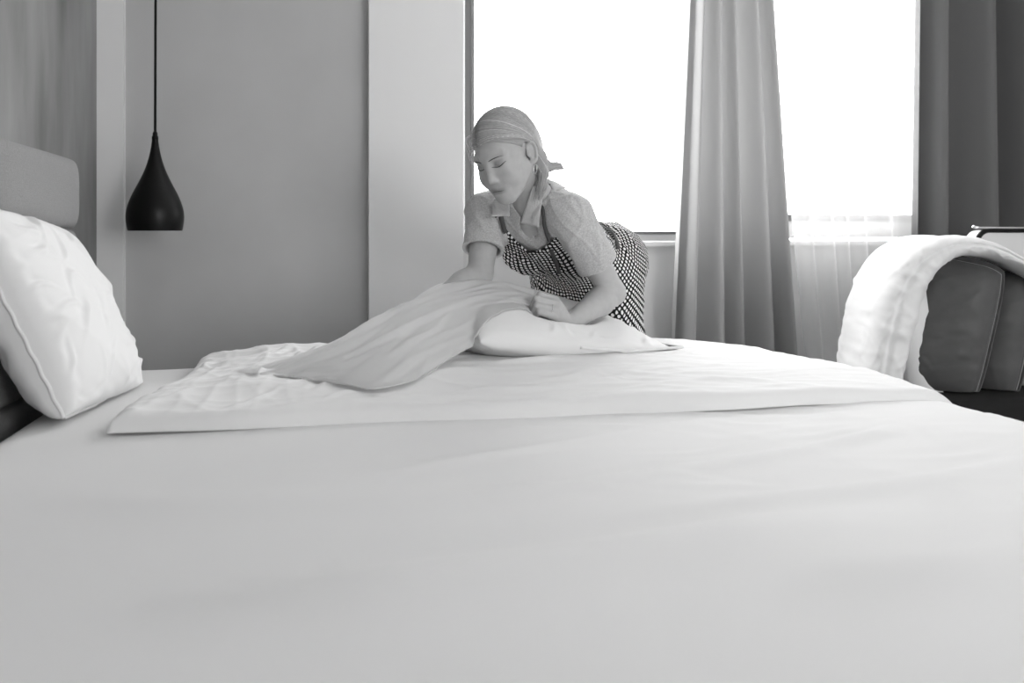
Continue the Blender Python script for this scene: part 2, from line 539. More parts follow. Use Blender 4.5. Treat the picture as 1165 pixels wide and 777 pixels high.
# headboard: two rows of rounded upholstered pads on a back board
hb = thing('headboard', (-0.69, 1.6, 0), 'grey felt headboard of padded blocks fixed to the concrete wall', 'headboard')
box('back_board', (-0.715, 0.30, 0.15), (-0.695, 2.62, 1.08), M['dark_wood'], hb)
for r, (z0, z1) in enumerate(((0.935, 1.125), (0.745, 0.93), (0.555, 0.74), (0.30, 0.55))):
    for (ya, yb) in ((1.915, 2.66), (1.17, 1.912), (0.42, 1.167)):
        pv, _ = pillow_data(np.array([-0.65, (ya + yb) / 2, (z0 + z1) / 2]), (0, 1, 0), (0, 0, 1), (1, 0, 0), (yb - ya) / 2, (z1 - z0) / 2,
                            0.05, seed=r, n=40, pinch=0.0, wr=0.0012, wf=8, power=0.30, ridge=0.0, ex=4.0)
        mesh_obj('pad', pv[0], pv[1], M['upholstery'], hb)


# plump white pillow leaning on the headboard
lean = unit(np.array([-0.42, 0.0, 0.9]))
pc = np.array([-0.535, 2.115, 0.745])
pn = unit(np.cross(np.array([0, 1.0, 0]), lean))
if pn[0] < 0: pn = -pn
(v, f), (tp_, bt_) = pillow_data(pc, (0.07, 1, -0.10), lean, pn, 0.270, 0.225, 0.092, seed=4, n=130, ncr=34, hcr=0.008, bias=0.35, spread=1.6, wr=0.012, wf=13, power=0.36, pinch=0.03, ridge=0.75)
v[:, 2] = np.maximum(v[:, 2], BED_Z + 0.004); v[:, 0] = np.maximum(v[:, 0], -0.596)
pl = thing('pillow', (pc[0], pc[1], BED_Z), 'plump creased white pillow leaning on the grey headboard', 'pillow')
mesh_obj('cover', v, f, M['linen'], pl)
bd = border(tp_, bt_); bd[:, 2] = np.maximum(bd[:, 2], BED_Z + 0.004)
tv, tf = tube_data(bd, 0.004, 6, False)
mesh_obj('piping', tv, tf, M['linen'], pl)

# ------------------------------------------------------------------ duvet on the far half of the bed
DX0, DY0 = -0.362, 1.755
na, nb = 420, 230
sa = np.linspace(DX0, 1.75, na); sb = np.linspace(DY0, 2.98, nb)
px_, dx_ = over(sa, 1.50, 0.10)
py_, dy_ = over(sb, 2.70, 0.10)
SX, SY = np.meshgrid(sa, sb, indexing='ij')
X = px_[:, None] + 0 * SY; Y = py_[None] + 0 * SX
D = np.maximum(dx_[:, None], dy_[None]) + 0.3 * np.minimum(dx_[:, None], dy_[None])
P2 = np.stack([SX, SY], -1)
# left edge runs slightly slanted, near edge wavers
X = X + (SY - DY0) * 0.10 * (1 - sstep(DX0, 0.4, SX)) + 0.010 * np.sin(SY * 9) * (1 - sstep(DX0, 0.1, SX))
Y = Y + (0.010 * np.sin(SX * 5.0 + 1) + 0.006 * np.sin(SX * 13)) * (1 - sstep(DY0, 2.2, SY))
Y = Y - 0.055 * np.sin(np.clip((SX - DX0) / 1.85, 0, 1) * math.pi) * (1 - sstep(DY0, 2.3, SY))
el = np.clip((SX - DX0) / 0.035, 0, 1); en = np.clip((SY - DY0) / 0.032, 0, 1)
ed = np.sqrt(np.clip(1 - (1 - np.minimum(el, en)) ** 2, 0, 1))
puff = 0.034 + 0.016 * sstep(DY0, DY0 + 0.30, SY) * sstep(DX0, DX0 + 0.25, SX)
wr = 0.0070 * waves(P2, 11, 21, 8, ridge=True, aniso=(0.5, 1.6)) + 0.005 * waves(P2, 7, 8, 6)
wr = wr + 0.0055 * waves(P2, 22, 5, 6, ridge=True, aniso=(0.35, 1.4)) * sstep(0.5, 0.9, SX)
wr = wr + 0.0050 * waves(P2, 16, 9, 6, ridge=True, aniso=(1.5, 0.7)) * (1 - sstep(-0.2, 0.3, SX))
wr = wr * 0.8 + creases(SX, SY, (DX0, 1.5, DY0 + 0.08, 2.7), 60, 3, (0.12, 0.45), (0.008, 0.018), 0.006, 0.1, 1.0)
wr = wr + creases(SX, SY, (DX0, 0.1, DY0 + 0.1, 2.5), 26, 9, (0.08, 0.2), (0.006, 0.014), 0.006, 0.8, 1.8)
wr = wr * (1 - 0.6 * sstep(0.75, 1.25, SX))
base = BED_Z - foot_sag(np.minimum(X, 1.47), Y) * 1.5 + 0.004
top = np.stack([X, Y, base - D + ed * (puff + wr) + 0.002], -1)
# folded-over sides puff outward instead of upward
top[..., 1] += 0.02 * np.clip(dy_[None] / 0.1, 0, 1); top[..., 0] += 0.02 * np.clip(dx_[:, None] / 0.1, 0, 1)
bot = np.stack([X, Y, base - D], -1)
v, f = shell(top, bot)
duv = mesh_obj('duvet', v, f, M['linen'])
tag(duv, 'thin white duvet spread flat over the far half of the bed', 'duvet')
DUVET_Z = 0.60

# ------------------------------------------------------------------ pendant lamp
lc = cam_pt(176.5, 262.5, 2.90)
lx, ly, lz = lc
lamp = thing('pendant_lamp', (lx, ly, lz), 'black teardrop pendant lamp hanging on a thin cord beside the bed', 'lamp')
k = 2.90 / 1000
prof = [(29.0, 0.0), (30.2, 6), (31.0, 13), (30.6, 22), (28.0, 32), (24.0, 42), (19.0, 52), (14.2, 62), (10.2, 72), (7.2, 82),
        (5.0, 92), (3.8, 100), (3.2, 106)]
outer = spline([(r * k, z * k) for r, z in prof], 40)
inner = [(max(r - 0.003, 0.002), z) for r, z in outer[::-1]][2:]
v, f = lathe_data([tuple(q) for q in outer], (lx, ly, lz), 64)
sh = mesh_obj('shade', v, f, M['black'], lamp)
v, f = lathe_data([tuple(outer[0])] + [(max(r - 0.003, 0.003), z) for r, z in outer[:-3]], (lx, ly, lz), 64)
mesh_obj('shade_lining', v, f, M['lamp_inside'], lamp)
v, f = lathe_data([(0.0, 104 * k), (0.0105, 104 * k), (0.0105, 107 * k), (0.008, 108 * k), (0.008, 111 * k), (0.0045, 113 * k), (0.0, 113 * k)], (lx, ly, lz), 24)
mesh_obj('cap', v, f, M['black'], lamp)
v, f = tube_data([(lx, ly, lz + 112 * k), (lx + 0.002, ly, lz + 0.9), (lx, ly, CEIL - 0.02)], 0.0042, 8)
mesh_obj('cord', v, f, M['black_cord'], lamp)
v, f = lathe_data([(0.0, 0), (0.05, 0), (0.05, 0.022), (0, 0.022)], (lx, ly, CEIL - 0.0225), 32)
mesh_obj('ceiling_rose', v, f, M['black'], lamp)
v, f = lathe_data([(0.0, 0.06), (0.02, 0.066), (0.029, 0.085), (0.026, 0.11), (0.014, 0.135), (0.0, 0.138)], (lx, ly, lz), 24)
mesh_obj('bulb', v, f, M['lamp_inside'], lamp)


# ------------------------------------------------------------------ curtains
def curtain(name, y, top, bottom, folds, depth, mat, label, seed, ztop=2.56, zbot=0.015, cat='curtain', edge_fn=None, thick=0.003, fold_len=None):
    """hanging cloth: x range `top` narrows/widens to `bottom`; folds gather along x"""
    rng = np.random.RandomState(seed)
    n, mz = 40 * folds + 1 if 40 * folds < 420 else 421, 60
    s = np.linspace(0, 1, n); z = np.linspace(ztop, zbot, mz)
    wd = 0.45 + rng.rand(folds); cum = np.r_[0, np.cumsum(wd)] / wd.sum()
    ph = np.interp(s, cum, np.arange(folds + 1))
    am = np.interp(s, np.linspace(0, 1, 2 * folds + 1), 0.6 + 0.6 * rng.rand(2 * folds + 1))
    q = (ztop - z) / (ztop - zbot)
    x0 = top[0] + (bottom[0] - top[0]) * q; x1 = top[1] + (bottom[1] - top[1]) * q
    Sg, Qg = np.meshgrid(s, q, indexing='ij')
    wave = np.sin(ph * 2 * math.pi)[:, None] * am[:, None]
    wave = wave + 0.12 * np.sin(ph * 4 * math.pi + 1.3)[:, None]
    swing = 0.25 * np.sin(Sg * 7 + Qg * 2.2 + seed)
    Xc = x0[None] + (x1 - x0)[None] * (Sg + 0.35 / max(folds, 1) / 2 * np.cos(ph * 2 * math.pi + 0.5)[:, None] * 0.35)
    Yc = y + depth * (wave * (0.75 + 0.35 * Qg) + swing)
    if edge_fn is not None: Xc, Yc = edge_fn(Sg, Qg, Xc, Yc)
    Pc = np.stack([Xc, Yc, z[None] + 0 * Sg], -1)
    root = thing(name, ((top[0] + top[1]) / 2, y, zbot), label, cat)
    Nn = grid_normals(Pc)
    if thick:
        v, f = shell(Pc + Nn * thick / 2, Pc - Nn * thick / 2)
        mesh_obj('drape', v, f, mat, root)
    else:
        mesh_obj('drape', Pc.reshape(-1, 3), grid_faces(n, mz), mat, root)
    # gathered heading tape on the track
    hp = np.stack([Xc[:, 0], Yc[:, 0] , 0 * s + ztop], -1)
    hq = hp + np.array([0, 0, 0.05])
    hd = np.stack([hp, hq], 1); nn = np.array([0, 0.004, 0])
    v, f = shell(hd + nn, hd - nn)
    mesh_obj('heading', v, f, mat, root)
    return root


def xat(px, y):
    return y * math.tan(YAW + math.atan((px - CX) / FPX))


yc = 3.20
curtain('curtain', yc, (xat(790, yc) + 0.01, xat(860, yc)), (xat(762, yc), xat(912, yc)), 5, 0.064, M['curtain'],
        'mid grey curtain hanging in folds at the centre of the window', 5, thick=0)
yd = 3.20
curtain('curtain', yd, (xat(1046, yd), 3.62), (xat(1046, yd), 3.62), 6, 0.075, M['curtain_dark'],
        'dark charcoal curtain at the right end of the window', 12, thick=0)
ys = 3.31
curtain('sheer_curtain', ys, (xat(855, ys), xat(1052, ys)), (xat(925, ys), xat(1056, ys)), 7, 0.024, M['sheer'],
        'white see-through voile curtain between the two grey curtains', 3, thick=0)
rail = box('curtain_rail', (1.2, 3.17, 2.605), (3.7, 3.34, CEIL - 0.0005), M['frame_white'])
tag(rail, 'white curtain track under the ceiling above the window', 'curtain rail')

# ------------------------------------------------------------------ armchair with spare bedding at the foot of the bed
ac = thing('armchair', (2.05, 2.45, 0), 'dark armchair under the heap of spare bedding', 'armchair')
box('seat', (1.74, 2.14, 0.26), (2.27, 2.66, 0.44), M['black_fabric'], ac, bev=0.03, seg=4)
box('backrest', (1.85, 2.48, 0.26), (1.93, 2.66, 0.76), M['black_fabric'], ac, bev=0.04, seg=4)
for x in (1.80, 2.21):
    for y in (2.20, 2.60):
        v, f = tube_data([(x, y, 0.0), (x, y, 0.27)], [0.014, 0.022], 12)
        mesh_obj('leg', v, f, M['dark_wood'], ac)


def cc(px, py, w=2.58):
    return cam_pt(px, py, w)


# thick white comforter folded over the back of the armchair
depth_dir = cam_dir(0.12, 0.0, 1.0)
path = spline([cc(1012, 470), cc(1013, 430), cc(1022, 378), cc(1036, 330), cc(1058, 298), cc(1088, 282), cc(1118, 281),
               cc(1145, 288), cc(1172, 303), cc(1200, 330), cc(1215, 372)], 170)
tan = np.gradient(path, axis=0); tan /= np.linalg.norm(tan, axis=1)[:, None]
dd = unit(depth_dir)
nor = np.cross(tan, dd); nor /= np.linalg.norm(nor, axis=1)[:, None]
nor[nor @ np.array([0, 0, 1.0]) + nor @ cam_dir(-1, 0, 0) < 0] *= -1
s = np.linspace(0, 1, len(path))
hw = np.interp(s, [0, .25, .42, .55, .68, .8, 1], [0.058, 0.064, 0.052, 0.034, 0.026, 0.018, 0.014])
L_ = 0.46; m_ = 120
ring = []
for j in range(m_):
    q = 2 * math.pi * j / m_
    a_, b_ = math.cos(q), math.sin(q)
    ring.append((np.sign(a_) * abs(a_) ** 0.30, np.sign(b_) * abs(b_) ** 0.85))
ring = np.array(ring)
P = path[:, None] + (ring[None, :, 0:1] * 0.5 + 0.5) * L_ * dd + ring[None, :, 1:2] * hw[:, None, None] * nor[:, None]
loc = np.stack([s[:, None] * 0.9 + 0 * ring[None, :, 0], 0 * s[:, None] + ring[None, :, 0] * 0.23, 0 * s[:, None] + ring[None, :, 1] * 0.06], -1)
wv = 0.010 * waves(loc, 30, 2, 8, ridge=True, aniso=(1.4, 0.7, 1)) + 0.007 * waves(loc, 14, 6, 6)
quilt = -0.010 * np.exp(-((loc[..., 2] - 0.012) / 0.008) ** 2) * (ring[None, :, 0] < 0)
ctr = path[:, None] + 0.5 * L_ * dd
out = P - ctr; out /= np.linalg.norm(out, axis=2, keepdims=True)
wv = wv * 0.6 + creases(loc[..., 0], loc[..., 1] + loc[..., 2], (0, 0.9, -0.3, 0.3), 70, 6, (0.05, 0.16), (0.006, 0.014), 0.008, 1.3, 1.4)
P = P + out * (wv + quilt)[..., None]
n_ = len(path)
F = []
for i in range(n_ - 1):
    for j in range(m_):
        j2 = (j + 1) % m_
        F.append([i * m_ + j, i * m_ + j2, (i + 1) * m_ + j2, (i + 1) * m_ + j])
F += [list(range(m_))[::-1], [(n_ - 1) * m_ + j for j in range(m_)]]
cf = thing('comforter', tuple(np.r_[path[0][:2] + 0.1, 0.42]), 'thick white comforter heaped over the armchair at the foot of the bed', 'comforter')
mesh_obj('outer_fold', P.reshape(-1, 3), F, M['linen'], cf)
# the inner fold that hangs down behind the outer one
rows = []
for dpt in (0.0, 0.15, 0.3):
    rows.append([cc(1052, 318, 2.66) + dd * dpt, cc(1056, 350, 2.66) + dd * dpt, cc(1062, 395, 2.66) + dd * dpt, cc(1072, 440, 2.66) + dd * dpt, cc(1078, 470, 2.66) + dd * dpt])
G = patch(rows, 20, 40)
nn = unit(cam_dir(1, 0, 0))
tt = 0.05 * np.sqrt(np.clip(1 - np.linspace(-1, 1, 20) ** 4, 0, 1))[:, None, None]
v, f = shell(G, G - nn * (tt + 0.05))
mesh_obj('inner_fold', v, f, M['linen'], cf)


# grey cushions standing on the seat
def cushion(px, py, w, a, b, t, roll, yawd, seed, label, mat=M['grey_cushion'], trim=True, trim_mat=M['pale_trim']):
    c = cam_pt(px, py, w)
    up = math.cos(roll) * np.array([0, 0, 1.0]) + math.sin(roll) * cam_dir(1, 0, 0)
    N = math.cos(yawd) * cam_dir(0, 0, -1) + math.sin(yawd) * cam_dir(-1, 0, 0)
    N = unit(N - up * np.dot(N, up)); A = np.cross(up, N)
    (v, f), (tp_, bt_) = pillow_data(c, A, up, N, a, b, t, seed=seed, n=72, ncr=16, hcr=0.004, bias=0.0, spread=1.4, wr=0.006, wf=24, power=0.50, pinch=0.0, flange=0.07, ridge=0.6, rc=0.10)
    zmin = 0.445
    v[:, 2] = np.maximum(v[:, 2], zmin)
    r = thing('cushion', (c[0], c[1], zmin), label, 'cushion', 'cushions on the armchair')
    mesh_obj('cover', v, f, mat, r)
    # stitched line just inside the flange
    n = tp_.shape[0]; k = 4
    lp = np.array([tp_[i, k] for i in range(k, n - k)] + [tp_[n - 1 - k, j] for j in range(k, n - k)] +
                  [tp_[i, n - 1 - k] for i in range(n - 1 - k, k - 1, -1)] + [tp_[k, j] for j in range(n - 1 - k, k - 1, -1)]) + N * 0.0008
    lp[:, 2] = np.maximum(lp[:, 2], zmin)
    tv, tf = tube_data(lp, 0.0014, 5, False)
    mesh_obj('stitching', tv, tf, trim_mat, r)
    bd = border(tp_, bt_); bd[:, 2] = np.maximum(bd[:, 2], zmin)
    tv, tf = tube_data(bd, 0.003, 6, False)
    mesh_obj('edging', tv, tf, mat, r)
    return r


cushion(1080, 374, 2.70, 0.120, 0.225, 0.085, math.radians(13), math.radians(28), 3, 'grey cushion nearest the white comforter on the armchair')
cushion(1124, 378, 2.74, 0.120, 0.21, 0.07, math.radians(11), math.radians(46), 8, 'second grey cushion, standing behind the first on the armchair')
cushion(1163, 384, 2.79, 0.11, 0.19, 0.05, math.radians(9), math.radians(52), 14, 'pale cushion with black edging at the right edge of the photo', mat=M['pale_trim'], trim_mat=M['black_fabric'])

# white chair with a black rim behind the armchair
c0 = cam_pt(1133, 258, 2.98)
wx, wy, wz = c0[0], c0[1] + 0.14, c0[2]
wc = thing('chair', (wx + 0.24, wy + 0.2, 0), 'white chair with a black rounded rim behind the armchair', 'chair')


def rounded_outline(x0, x1, z0, z1, r, y, n=10):
    pts = []
    for (ccx, ccz, a0) in ((x1 - r, z1 - r, 0), (x0 + r, z1 - r, 90), (x0 + r, z0 + r, 180), (x1 - r, z0 + r, 270)):
        for i in range(n):
            q = math.radians(a0 + 90 * i / (n - 1))
            pts.append((ccx + r * math.cos(q), y, ccz + r * math.sin(q)))
    return np.array(pts)


ol = rounded_outline(wx + 0.02, wx + 0.46, wz - 0.46, wz - 0.012, 0.05, wy)
V = np.concatenate([ol + np.array([0, -0.03, 0]), ol + np.array([0, 0.03, 0])]); n = len(ol)
F = [list(range(n)), list(range(n, 2 * n))[::-1]] + [[i, (i + 1) % n + 0, (i + 1) % n + n, i + n][::-1] for i in range(n)]
mesh_obj('backrest', V, F, M['white_vinyl'], wc, smooth=False)
rim_ = np.concatenate([ol, ol[:2]]) + np.array([0, -0.03, 0])
v, f = tube_data(rim_, 0.009, 10, False)
mesh_obj('rim', v, f, M['black'], wc)
box('seat', (wx + 0.02, wy - 0.02, 0.42), (wx + 0.46, wy + 0.42, 0.48), M['white_vinyl'], wc, bev=0.02, seg=4)
for x in (wx + 0.05, wx + 0.43):
    v, f = tube_data([(x, wy, 0.0), (x, wy + 0.01, 0.30), (x, wy, 0.55)], 0.012, 10)
    mesh_obj('leg', v, f, M['chrome'], wc)
    v, f = tube_data([(x, wy + 0.39, 0.0), (x, wy + 0.38, 0.43)], 0.012, 10)
    mesh_obj('leg', v, f, M['chrome'], wc)
v, f = tube_data([(wx + 0.004, wy - 0.03, wz), (wx + 0.03, wy - 0.03, wz - 0.004), (wx + 0.44, wy - 0.03, wz - 0.004)], 0.006, 8)
mesh_obj('top_rail', v, f, M['chrome'], wc)

# ------------------------------------------------------------------ soft implicit surfaces for the figure
class Field:
    def __init__(self): self.ops = []

    def cone(self, a, b, ra, rb, k=0.01, op='add'):
        a, b = np.asarray(a, float), np.asarray(b, float)
        ba = b - a; l2 = max(ba @ ba, 1e-12)

        def fn(P):
            T_ = P.dtype.type; b_ = ba.astype(T_)
            pa = P - a.astype(T_)
            h = np.clip(pa @ b_ / T_(l2), 0, 1)
            pa = pa - h[..., None] * b_
            return np.sqrt(np.einsum('...i,...i', pa, pa)) - (T_(ra) + T_(rb - ra) * h)
        r = max(ra, rb)
        self.ops.append((op, fn, np.minimum(a, b) - r, np.maximum(a, b) + r, k)); return self

    def chain(self, pts, rads, k=0.01):
        for i in range(len(pts) - 1): self.cone(pts[i], pts[i + 1], rads[i], rads[i + 1], k)
        return self

    def ell(self, c, r, axes=np.eye(3), k=0.01, op='add'):
        c, r, axes = np.asarray(c, float), np.asarray(r, float), np.asarray(axes, float)   # rows of axes = directions

        def fn(P):
            T_ = P.dtype.type
            q = ((P - c.astype(T_)) @ axes.T.astype(T_)) / r.astype(T_)
            k0 = np.sqrt(np.einsum('...i,...i', q, q)); q = q / r.astype(T_); k1 = np.sqrt(np.einsum('...i,...i', q, q)) + T_(1e-9)
            return k0 * (k0 - 1) / k1
        e = np.sqrt(((axes * r[:, None]) ** 2).sum(0))
        self.ops.append((op, fn, c - e, c + e, k)); return self

    @staticmethod
    def mix(F, d, k, op):
        if op == 'add':
            h = np.clip(0.5 + 0.5 * (F - d) / k, 0, 1)
            return F * (1 - h) + d * h - k * h * (1 - h)
        d = -d
        h = np.clip(0.5 - 0.5 * (F - d) / k, 0, 1)
        return F * (1 - h) + d * h + k * h * (1 - h)

    def at(self, P):
        P = np.asarray(P, float); F = np.full(P.shape[:-1], 0.06)
        for op, fn, lo, hi, k in self.ops: F = self.mix(F, fn(P), k, op)
        return F

    def grad(self, P, e=0.002):
        P = np.asarray(P, float)
        g = np.stack([self.at(P + e * np.eye(3)[i]) - self.at(P - e * np.eye(3)[i]) for i in range(3)], -1)
        return g / (np.linalg.norm(g, axis=-1, keepdims=True) + 1e-9)

    def snap(self, P, off=0.0, it=6):
        P = np.asarray(P, float).copy()
        for _ in range(it): P = P - (self.at(P) - off)[..., None] * self.grad(P)
        return P

    def hit(self, o, d, n=200, length=0.25):
        """first surface point along a ray"""
        t = np.linspace(0, length, n); P = np.asarray(o)[None] + t[:, None] * np.asarray(d)[None]
        f = self.at(P); i = int(np.argmax(f < 0))
        if i == 0: return P[-1]
        a = f[i - 1] / (f[i - 1] - f[i] + 1e-12)
        return P[i - 1] * (1 - a) + P[i] * a

    def grid(self, lo, hi, h, pad=0.03):
        lo = np.asarray(lo, float); n = np.ceil((np.asarray(hi) - lo) / h).astype(int) + 1
        ax_ = [(lo[i] + h * np.arange(n[i])).astype(np.float32) for i in range(3)]
        G = np.full(n, 0.06, np.float32)
        for op, fn, a, b, k in self.ops:
            p = pad + k
            s = [slice(max(int((a[i] - p - lo[i]) / h), 0), min(int((b[i] + p - lo[i]) / h) + 2, n[i])) for i in range(3)]
            if any(q.stop <= q.start for q in s): continue
            P = np.stack(np.meshgrid(ax_[0][s[0]], ax_[1][s[1]], ax_[2][s[2]], indexing='ij'), -1)
            d = fn(P).astype(np.float32)
            G[s[0], s[1], s[2]] = self.mix(G[s[0], s[1], s[2]], d, k, op)
        return G, lo, ax_


def nets(G, lo, h):
    """naive surface nets: quads of the zero level"""
    ins = G < 0
    c = [ins[:-1, :-1, :-1], ins[1:, :-1, :-1], ins[:-1, 1:, :-1], ins[1:, 1:, :-1],
         ins[:-1, :-1, 1:], ins[1:, :-1, 1:], ins[:-1, 1:, 1:], ins[1:, 1:, 1:]]
    any_ = c[0].copy(); all_ = c[0].copy()
    for q in c[1:]: any_ |= q; all_ &= q
    I = np.argwhere(any_ & ~all_)
    idx = np.full(any_.shape, -1, np.int32)
    idx[I[:, 0], I[:, 1], I[:, 2]] = np.arange(len(I))
    cor = np.array([[0, 0, 0], [1, 0, 0], [0, 1, 0], [1, 1, 0], [0, 0, 1], [1, 0, 1], [0, 1, 1], [1, 1, 1]])
    val = np.stack([G[I[:, 0] + o[0], I[:, 1] + o[1], I[:, 2] + o[2]] for o in cor], 1).astype(float)
    acc = np.zeros((len(I), 3)); cnt = np.zeros(len(I))
    for a, b in ((0, 1), (2, 3), (4, 5), (6, 7), (0, 2), (1, 3), (4, 6), (5, 7), (0, 4), (1, 5), (2, 6), (3, 7)):
        m_ = (val[:, a] < 0) != (val[:, b] < 0)
        t_ = val[m_, a] / (val[m_, a] - val[m_, b])
        acc[m_] += cor[a] + t_[:, None] * (cor[b] - cor[a]); cnt[m_] += 1
    V = lo + h * (I + acc / cnt[:, None])
    F = []
    for d in range(3):
        u, w = (d + 1) % 3, (d + 2) % 3
        sl0 = [slice(None)] * 3; sl1 = [slice(None)] * 3
        sl0[d] = slice(None, -1); sl1[d] = slice(1, None)
        ch = ins[tuple(sl0)] != ins[tuple(sl1)]
        E_ = np.argwhere(ch)
        ok = (E_[:, u] > 0) & (E_[:, w] > 0) & (E_[:, u] < ins.shape[u] - 1) & (E_[:, w] < ins.shape[w] - 1)
        E_ = E_[ok]
        q = []
        for du_, dw_ in ((-1, -1), (0, -1), (0, 0), (-1, 0)):
            J = E_.copy(); J[:, u] += du_; J[:, w] += dw_
            q.append(idx[J[:, 0], J[:, 1], J[:, 2]])
        q = np.stack(q, 1)
        pos = ins[E_[:, 0], E_[:, 1], E_[:, 2]]
        q[~pos] = q[~pos][:, ::-1]
        F.append(q)
    F = np.concatenate(F)
    return V, F[(F >= 0).all(1)]


def vnormals(V, F):
    n = np.cross(V[F[:, 2]] - V[F[:, 0]], V[F[:, 3]] - V[F[:, 1]])
    N = np.zeros_like(V)
    for k in range(4): np.add.at(N, F[:, k], n)
    return N / (np.linalg.norm(N, axis=1)[:, None] + 1e-12)


def relax(V, F, it=2, lam=0.5):
    e = np.concatenate([F[:, [0, 1]], F[:, [1, 2]], F[:, [2, 3]], F[:, [3, 0]]])
    for _ in range(it):
        S_ = np.zeros_like(V); c = np.zeros(len(V))
        for a, b in ((0, 1), (1, 0)):
            np.add.at(S_, e[:, a], V[e[:, b]]); np.add.at(c, e[:, a], 1)
        V = V + lam * (S_ / np.maximum(c, 1)[:, None] - V)
    return V


# ------------------------------------------------------------------ the woman
M['skin'] = material('skin', 0.46, 0.55, 0.04, 400, 0.04, 60, attr=True, spec=0.35)
M['hair'] = material('blonde_hair', 0.46, 0.5, attr=True, spec=0.4)
M['shirt'] = material('heather_grey_jersey', 0.50, 0.95, 0.15, 700, 0.20, 260, stretch=(1, 1, 1), sheen=0.1)
M['collar'] = material('pale_grey_rib_collar', 0.62, 0.95, 0.15, 500, 0.06, 200)
M['trousers'] = material('dark_trousers', 0.03, 0.9)
M['brow'] = material('brow_hair', 0.09, 0.8)
M['strap'] = material('charcoal_strap', 0.09, 0.9)
M['button'] = material('pale_button', 0.6, 0.4)
m = material('checked_apron_cotton', 0.01, 0.9, 0.05, 900)
t = m.node_tree; N_ = t.nodes; L_n = t.links
uvn = N_.new('ShaderNodeUVMap'); uvn.uv_map = 'map'
fr = N_.new('ShaderNodeVectorMath'); fr.operation = 'FRACTION'
sb_ = N_.new('ShaderNodeVectorMath'); sb_.operation = 'SUBTRACT'; sb_.inputs[1].default_value = (0.5, 0.5, 0)
ab = N_.new('ShaderNodeVectorMath'); ab.operation = 'ABSOLUTE'
sx = N_.new('ShaderNodeSeparateXYZ')
pa_ = N_.new('ShaderNodeMath'); pa_.operation = 'POWER'; pa_.inputs[1].default_value = 3
pb_ = N_.new('ShaderNodeMath'); pb_.operation = 'POWER'; pb_.inputs[1].default_value = 3
ad = N_.new('ShaderNodeMath'); ad.operation = 'ADD'
lt = N_.new('ShaderNodeMath'); lt.operation = 'LESS_THAN'; lt.inputs[1].default_value = 0.31 ** 3
mr = N_.new('ShaderNodeMapRange'); mr.inputs[3].default_value = 0.010; mr.inputs[4].default_value = 0.85
L_n.new(uvn.outputs[0], fr.inputs[0]); L_n.new(fr.outputs[0], sb_.inputs[0]); L_n.new(sb_.outputs[0], ab.inputs[0])
L_n.new(ab.outputs[0], sx.inputs[0]); L_n.new(sx.outputs[0], pa_.inputs[0]); L_n.new(sx.outputs[1], pb_.inputs[0])
L_n.new(pa_.outputs[0], ad.inputs[0]); L_n.new(pb_.outputs[0], ad.inputs[1]); L_n.new(ad.outputs[0], lt.inputs[0])
L_n.new(lt.outputs[0], mr.inputs[0]); L_n.new(mr.outputs[0], N_['Principled BSDF'].inputs['Base Color'])
M['apron'] = m

# head frame (her left, forward, up) and the joints of the pose
HC = cam_pt(577.9, 178.5, 2.433)
HL, HF, HU = cam_dir(0.754, 0.1154, -0.6466), cam_dir(-0.5432, -0.444, -0.7126), cam_dir(-0.3693, 0.8886, -0.2721)
HAX = np.stack([HL, HF, HU])


def hd(x, y, z): return HC + x * HL + y * HF + z * HU


PEL = cam_pt(668, 302, 2.95)
SHM = cam_pt(607, 238, 2.55)
TT = unit(SHM - PEL)
TLEN = np.linalg.norm(SHM - PEL)
TL = cam_dir(0.82, 0.0, -0.57); TL = unit(TL - TT * (TL @ TT))
TF = np.cross(TT, TL)
if TF[2] > 0: TF = -TF
TAX = np.stack([TL, TF, TT])


def tr(l, f, t): return PEL + l * TL + f * TF + t * TT


def to_t(P): return (P - PEL) @ TAX.T


SHL, SHR = cam_pt(649, 246, 2.47), cam_pt(555, 242, 2.63)
ELL, WRL = cam_pt(697, 333, 2.56), cam_pt(646, 369, 2.41)
ELR, WRR = cam_pt(546, 312, 2.53), cam_pt(484, 352, 2.43)
NB = cam_pt(608, 226, 2.525)
NECK0 = hd(0, -0.028, -0.055)


def torso(F, inf=0.0):
    F.ell(tr(0, 0.005, 0.355), np.array([0.140, 0.098, 0.165]) + inf, TAX, 0.03)
    F.ell(tr(0, 0.0, 0.19), np.array([0.125, 0.092, 0.16]) + inf, TAX, 0.04)
    F.ell(tr(0, 0.0, 0.02), np.array([0.158, 0.115, 0.14]) + inf, TAX, 0.04)
    for s_ in (-1, 1):
        F.ell(tr(0.068 * s_, 0.075, 0.31), np.array([0.058, 0.05, 0.062]) + inf, TAX, 0.03)
        F.ell(tr(0.075 * s_, -0.05, -0.02), np.array([0.085, 0.085, 0.10]) + inf, TAX, 0.04)
    for S_ in (SHL, SHR):
        F.cone(S_, NB - 0.022 * unit(NECK0 - NB), 0.040 + inf, 0.045 + inf, 0.03)
        F.cone(S_, tr(0, -0.015, 0.34), 0.042 + inf, 0.085 + inf, 0.04)


HIPS = [PEL + 0.088 * TL * np.array([1, 1, 0]) * s_ + np.array([0, 0.0, -0.05]) for s_ in (-1, 1)]
ANK = [np.array([h_[0] + 0.02, h_[1] + 0.07, 0.075]) for h_ in HIPS]
KNE = [h_ * 0.52 + a_ * 0.48 + np.array([0, -0.01, 0]) for h_, a_ in zip(HIPS, ANK)]


def lerp(a, b, t): return np.asarray(a) * (1 - t) + np.asarray(b) * t


body = Field()
torso(body)
for h_, k_ in zip(HIPS, KNE): body.cone(h_, lerp(h_, k_, 0.8), 0.082, 0.062, 0.04)
# neck
body.cone(NECK0, NB - 0.02 * TT, 0.046, 0.052, 0.025)
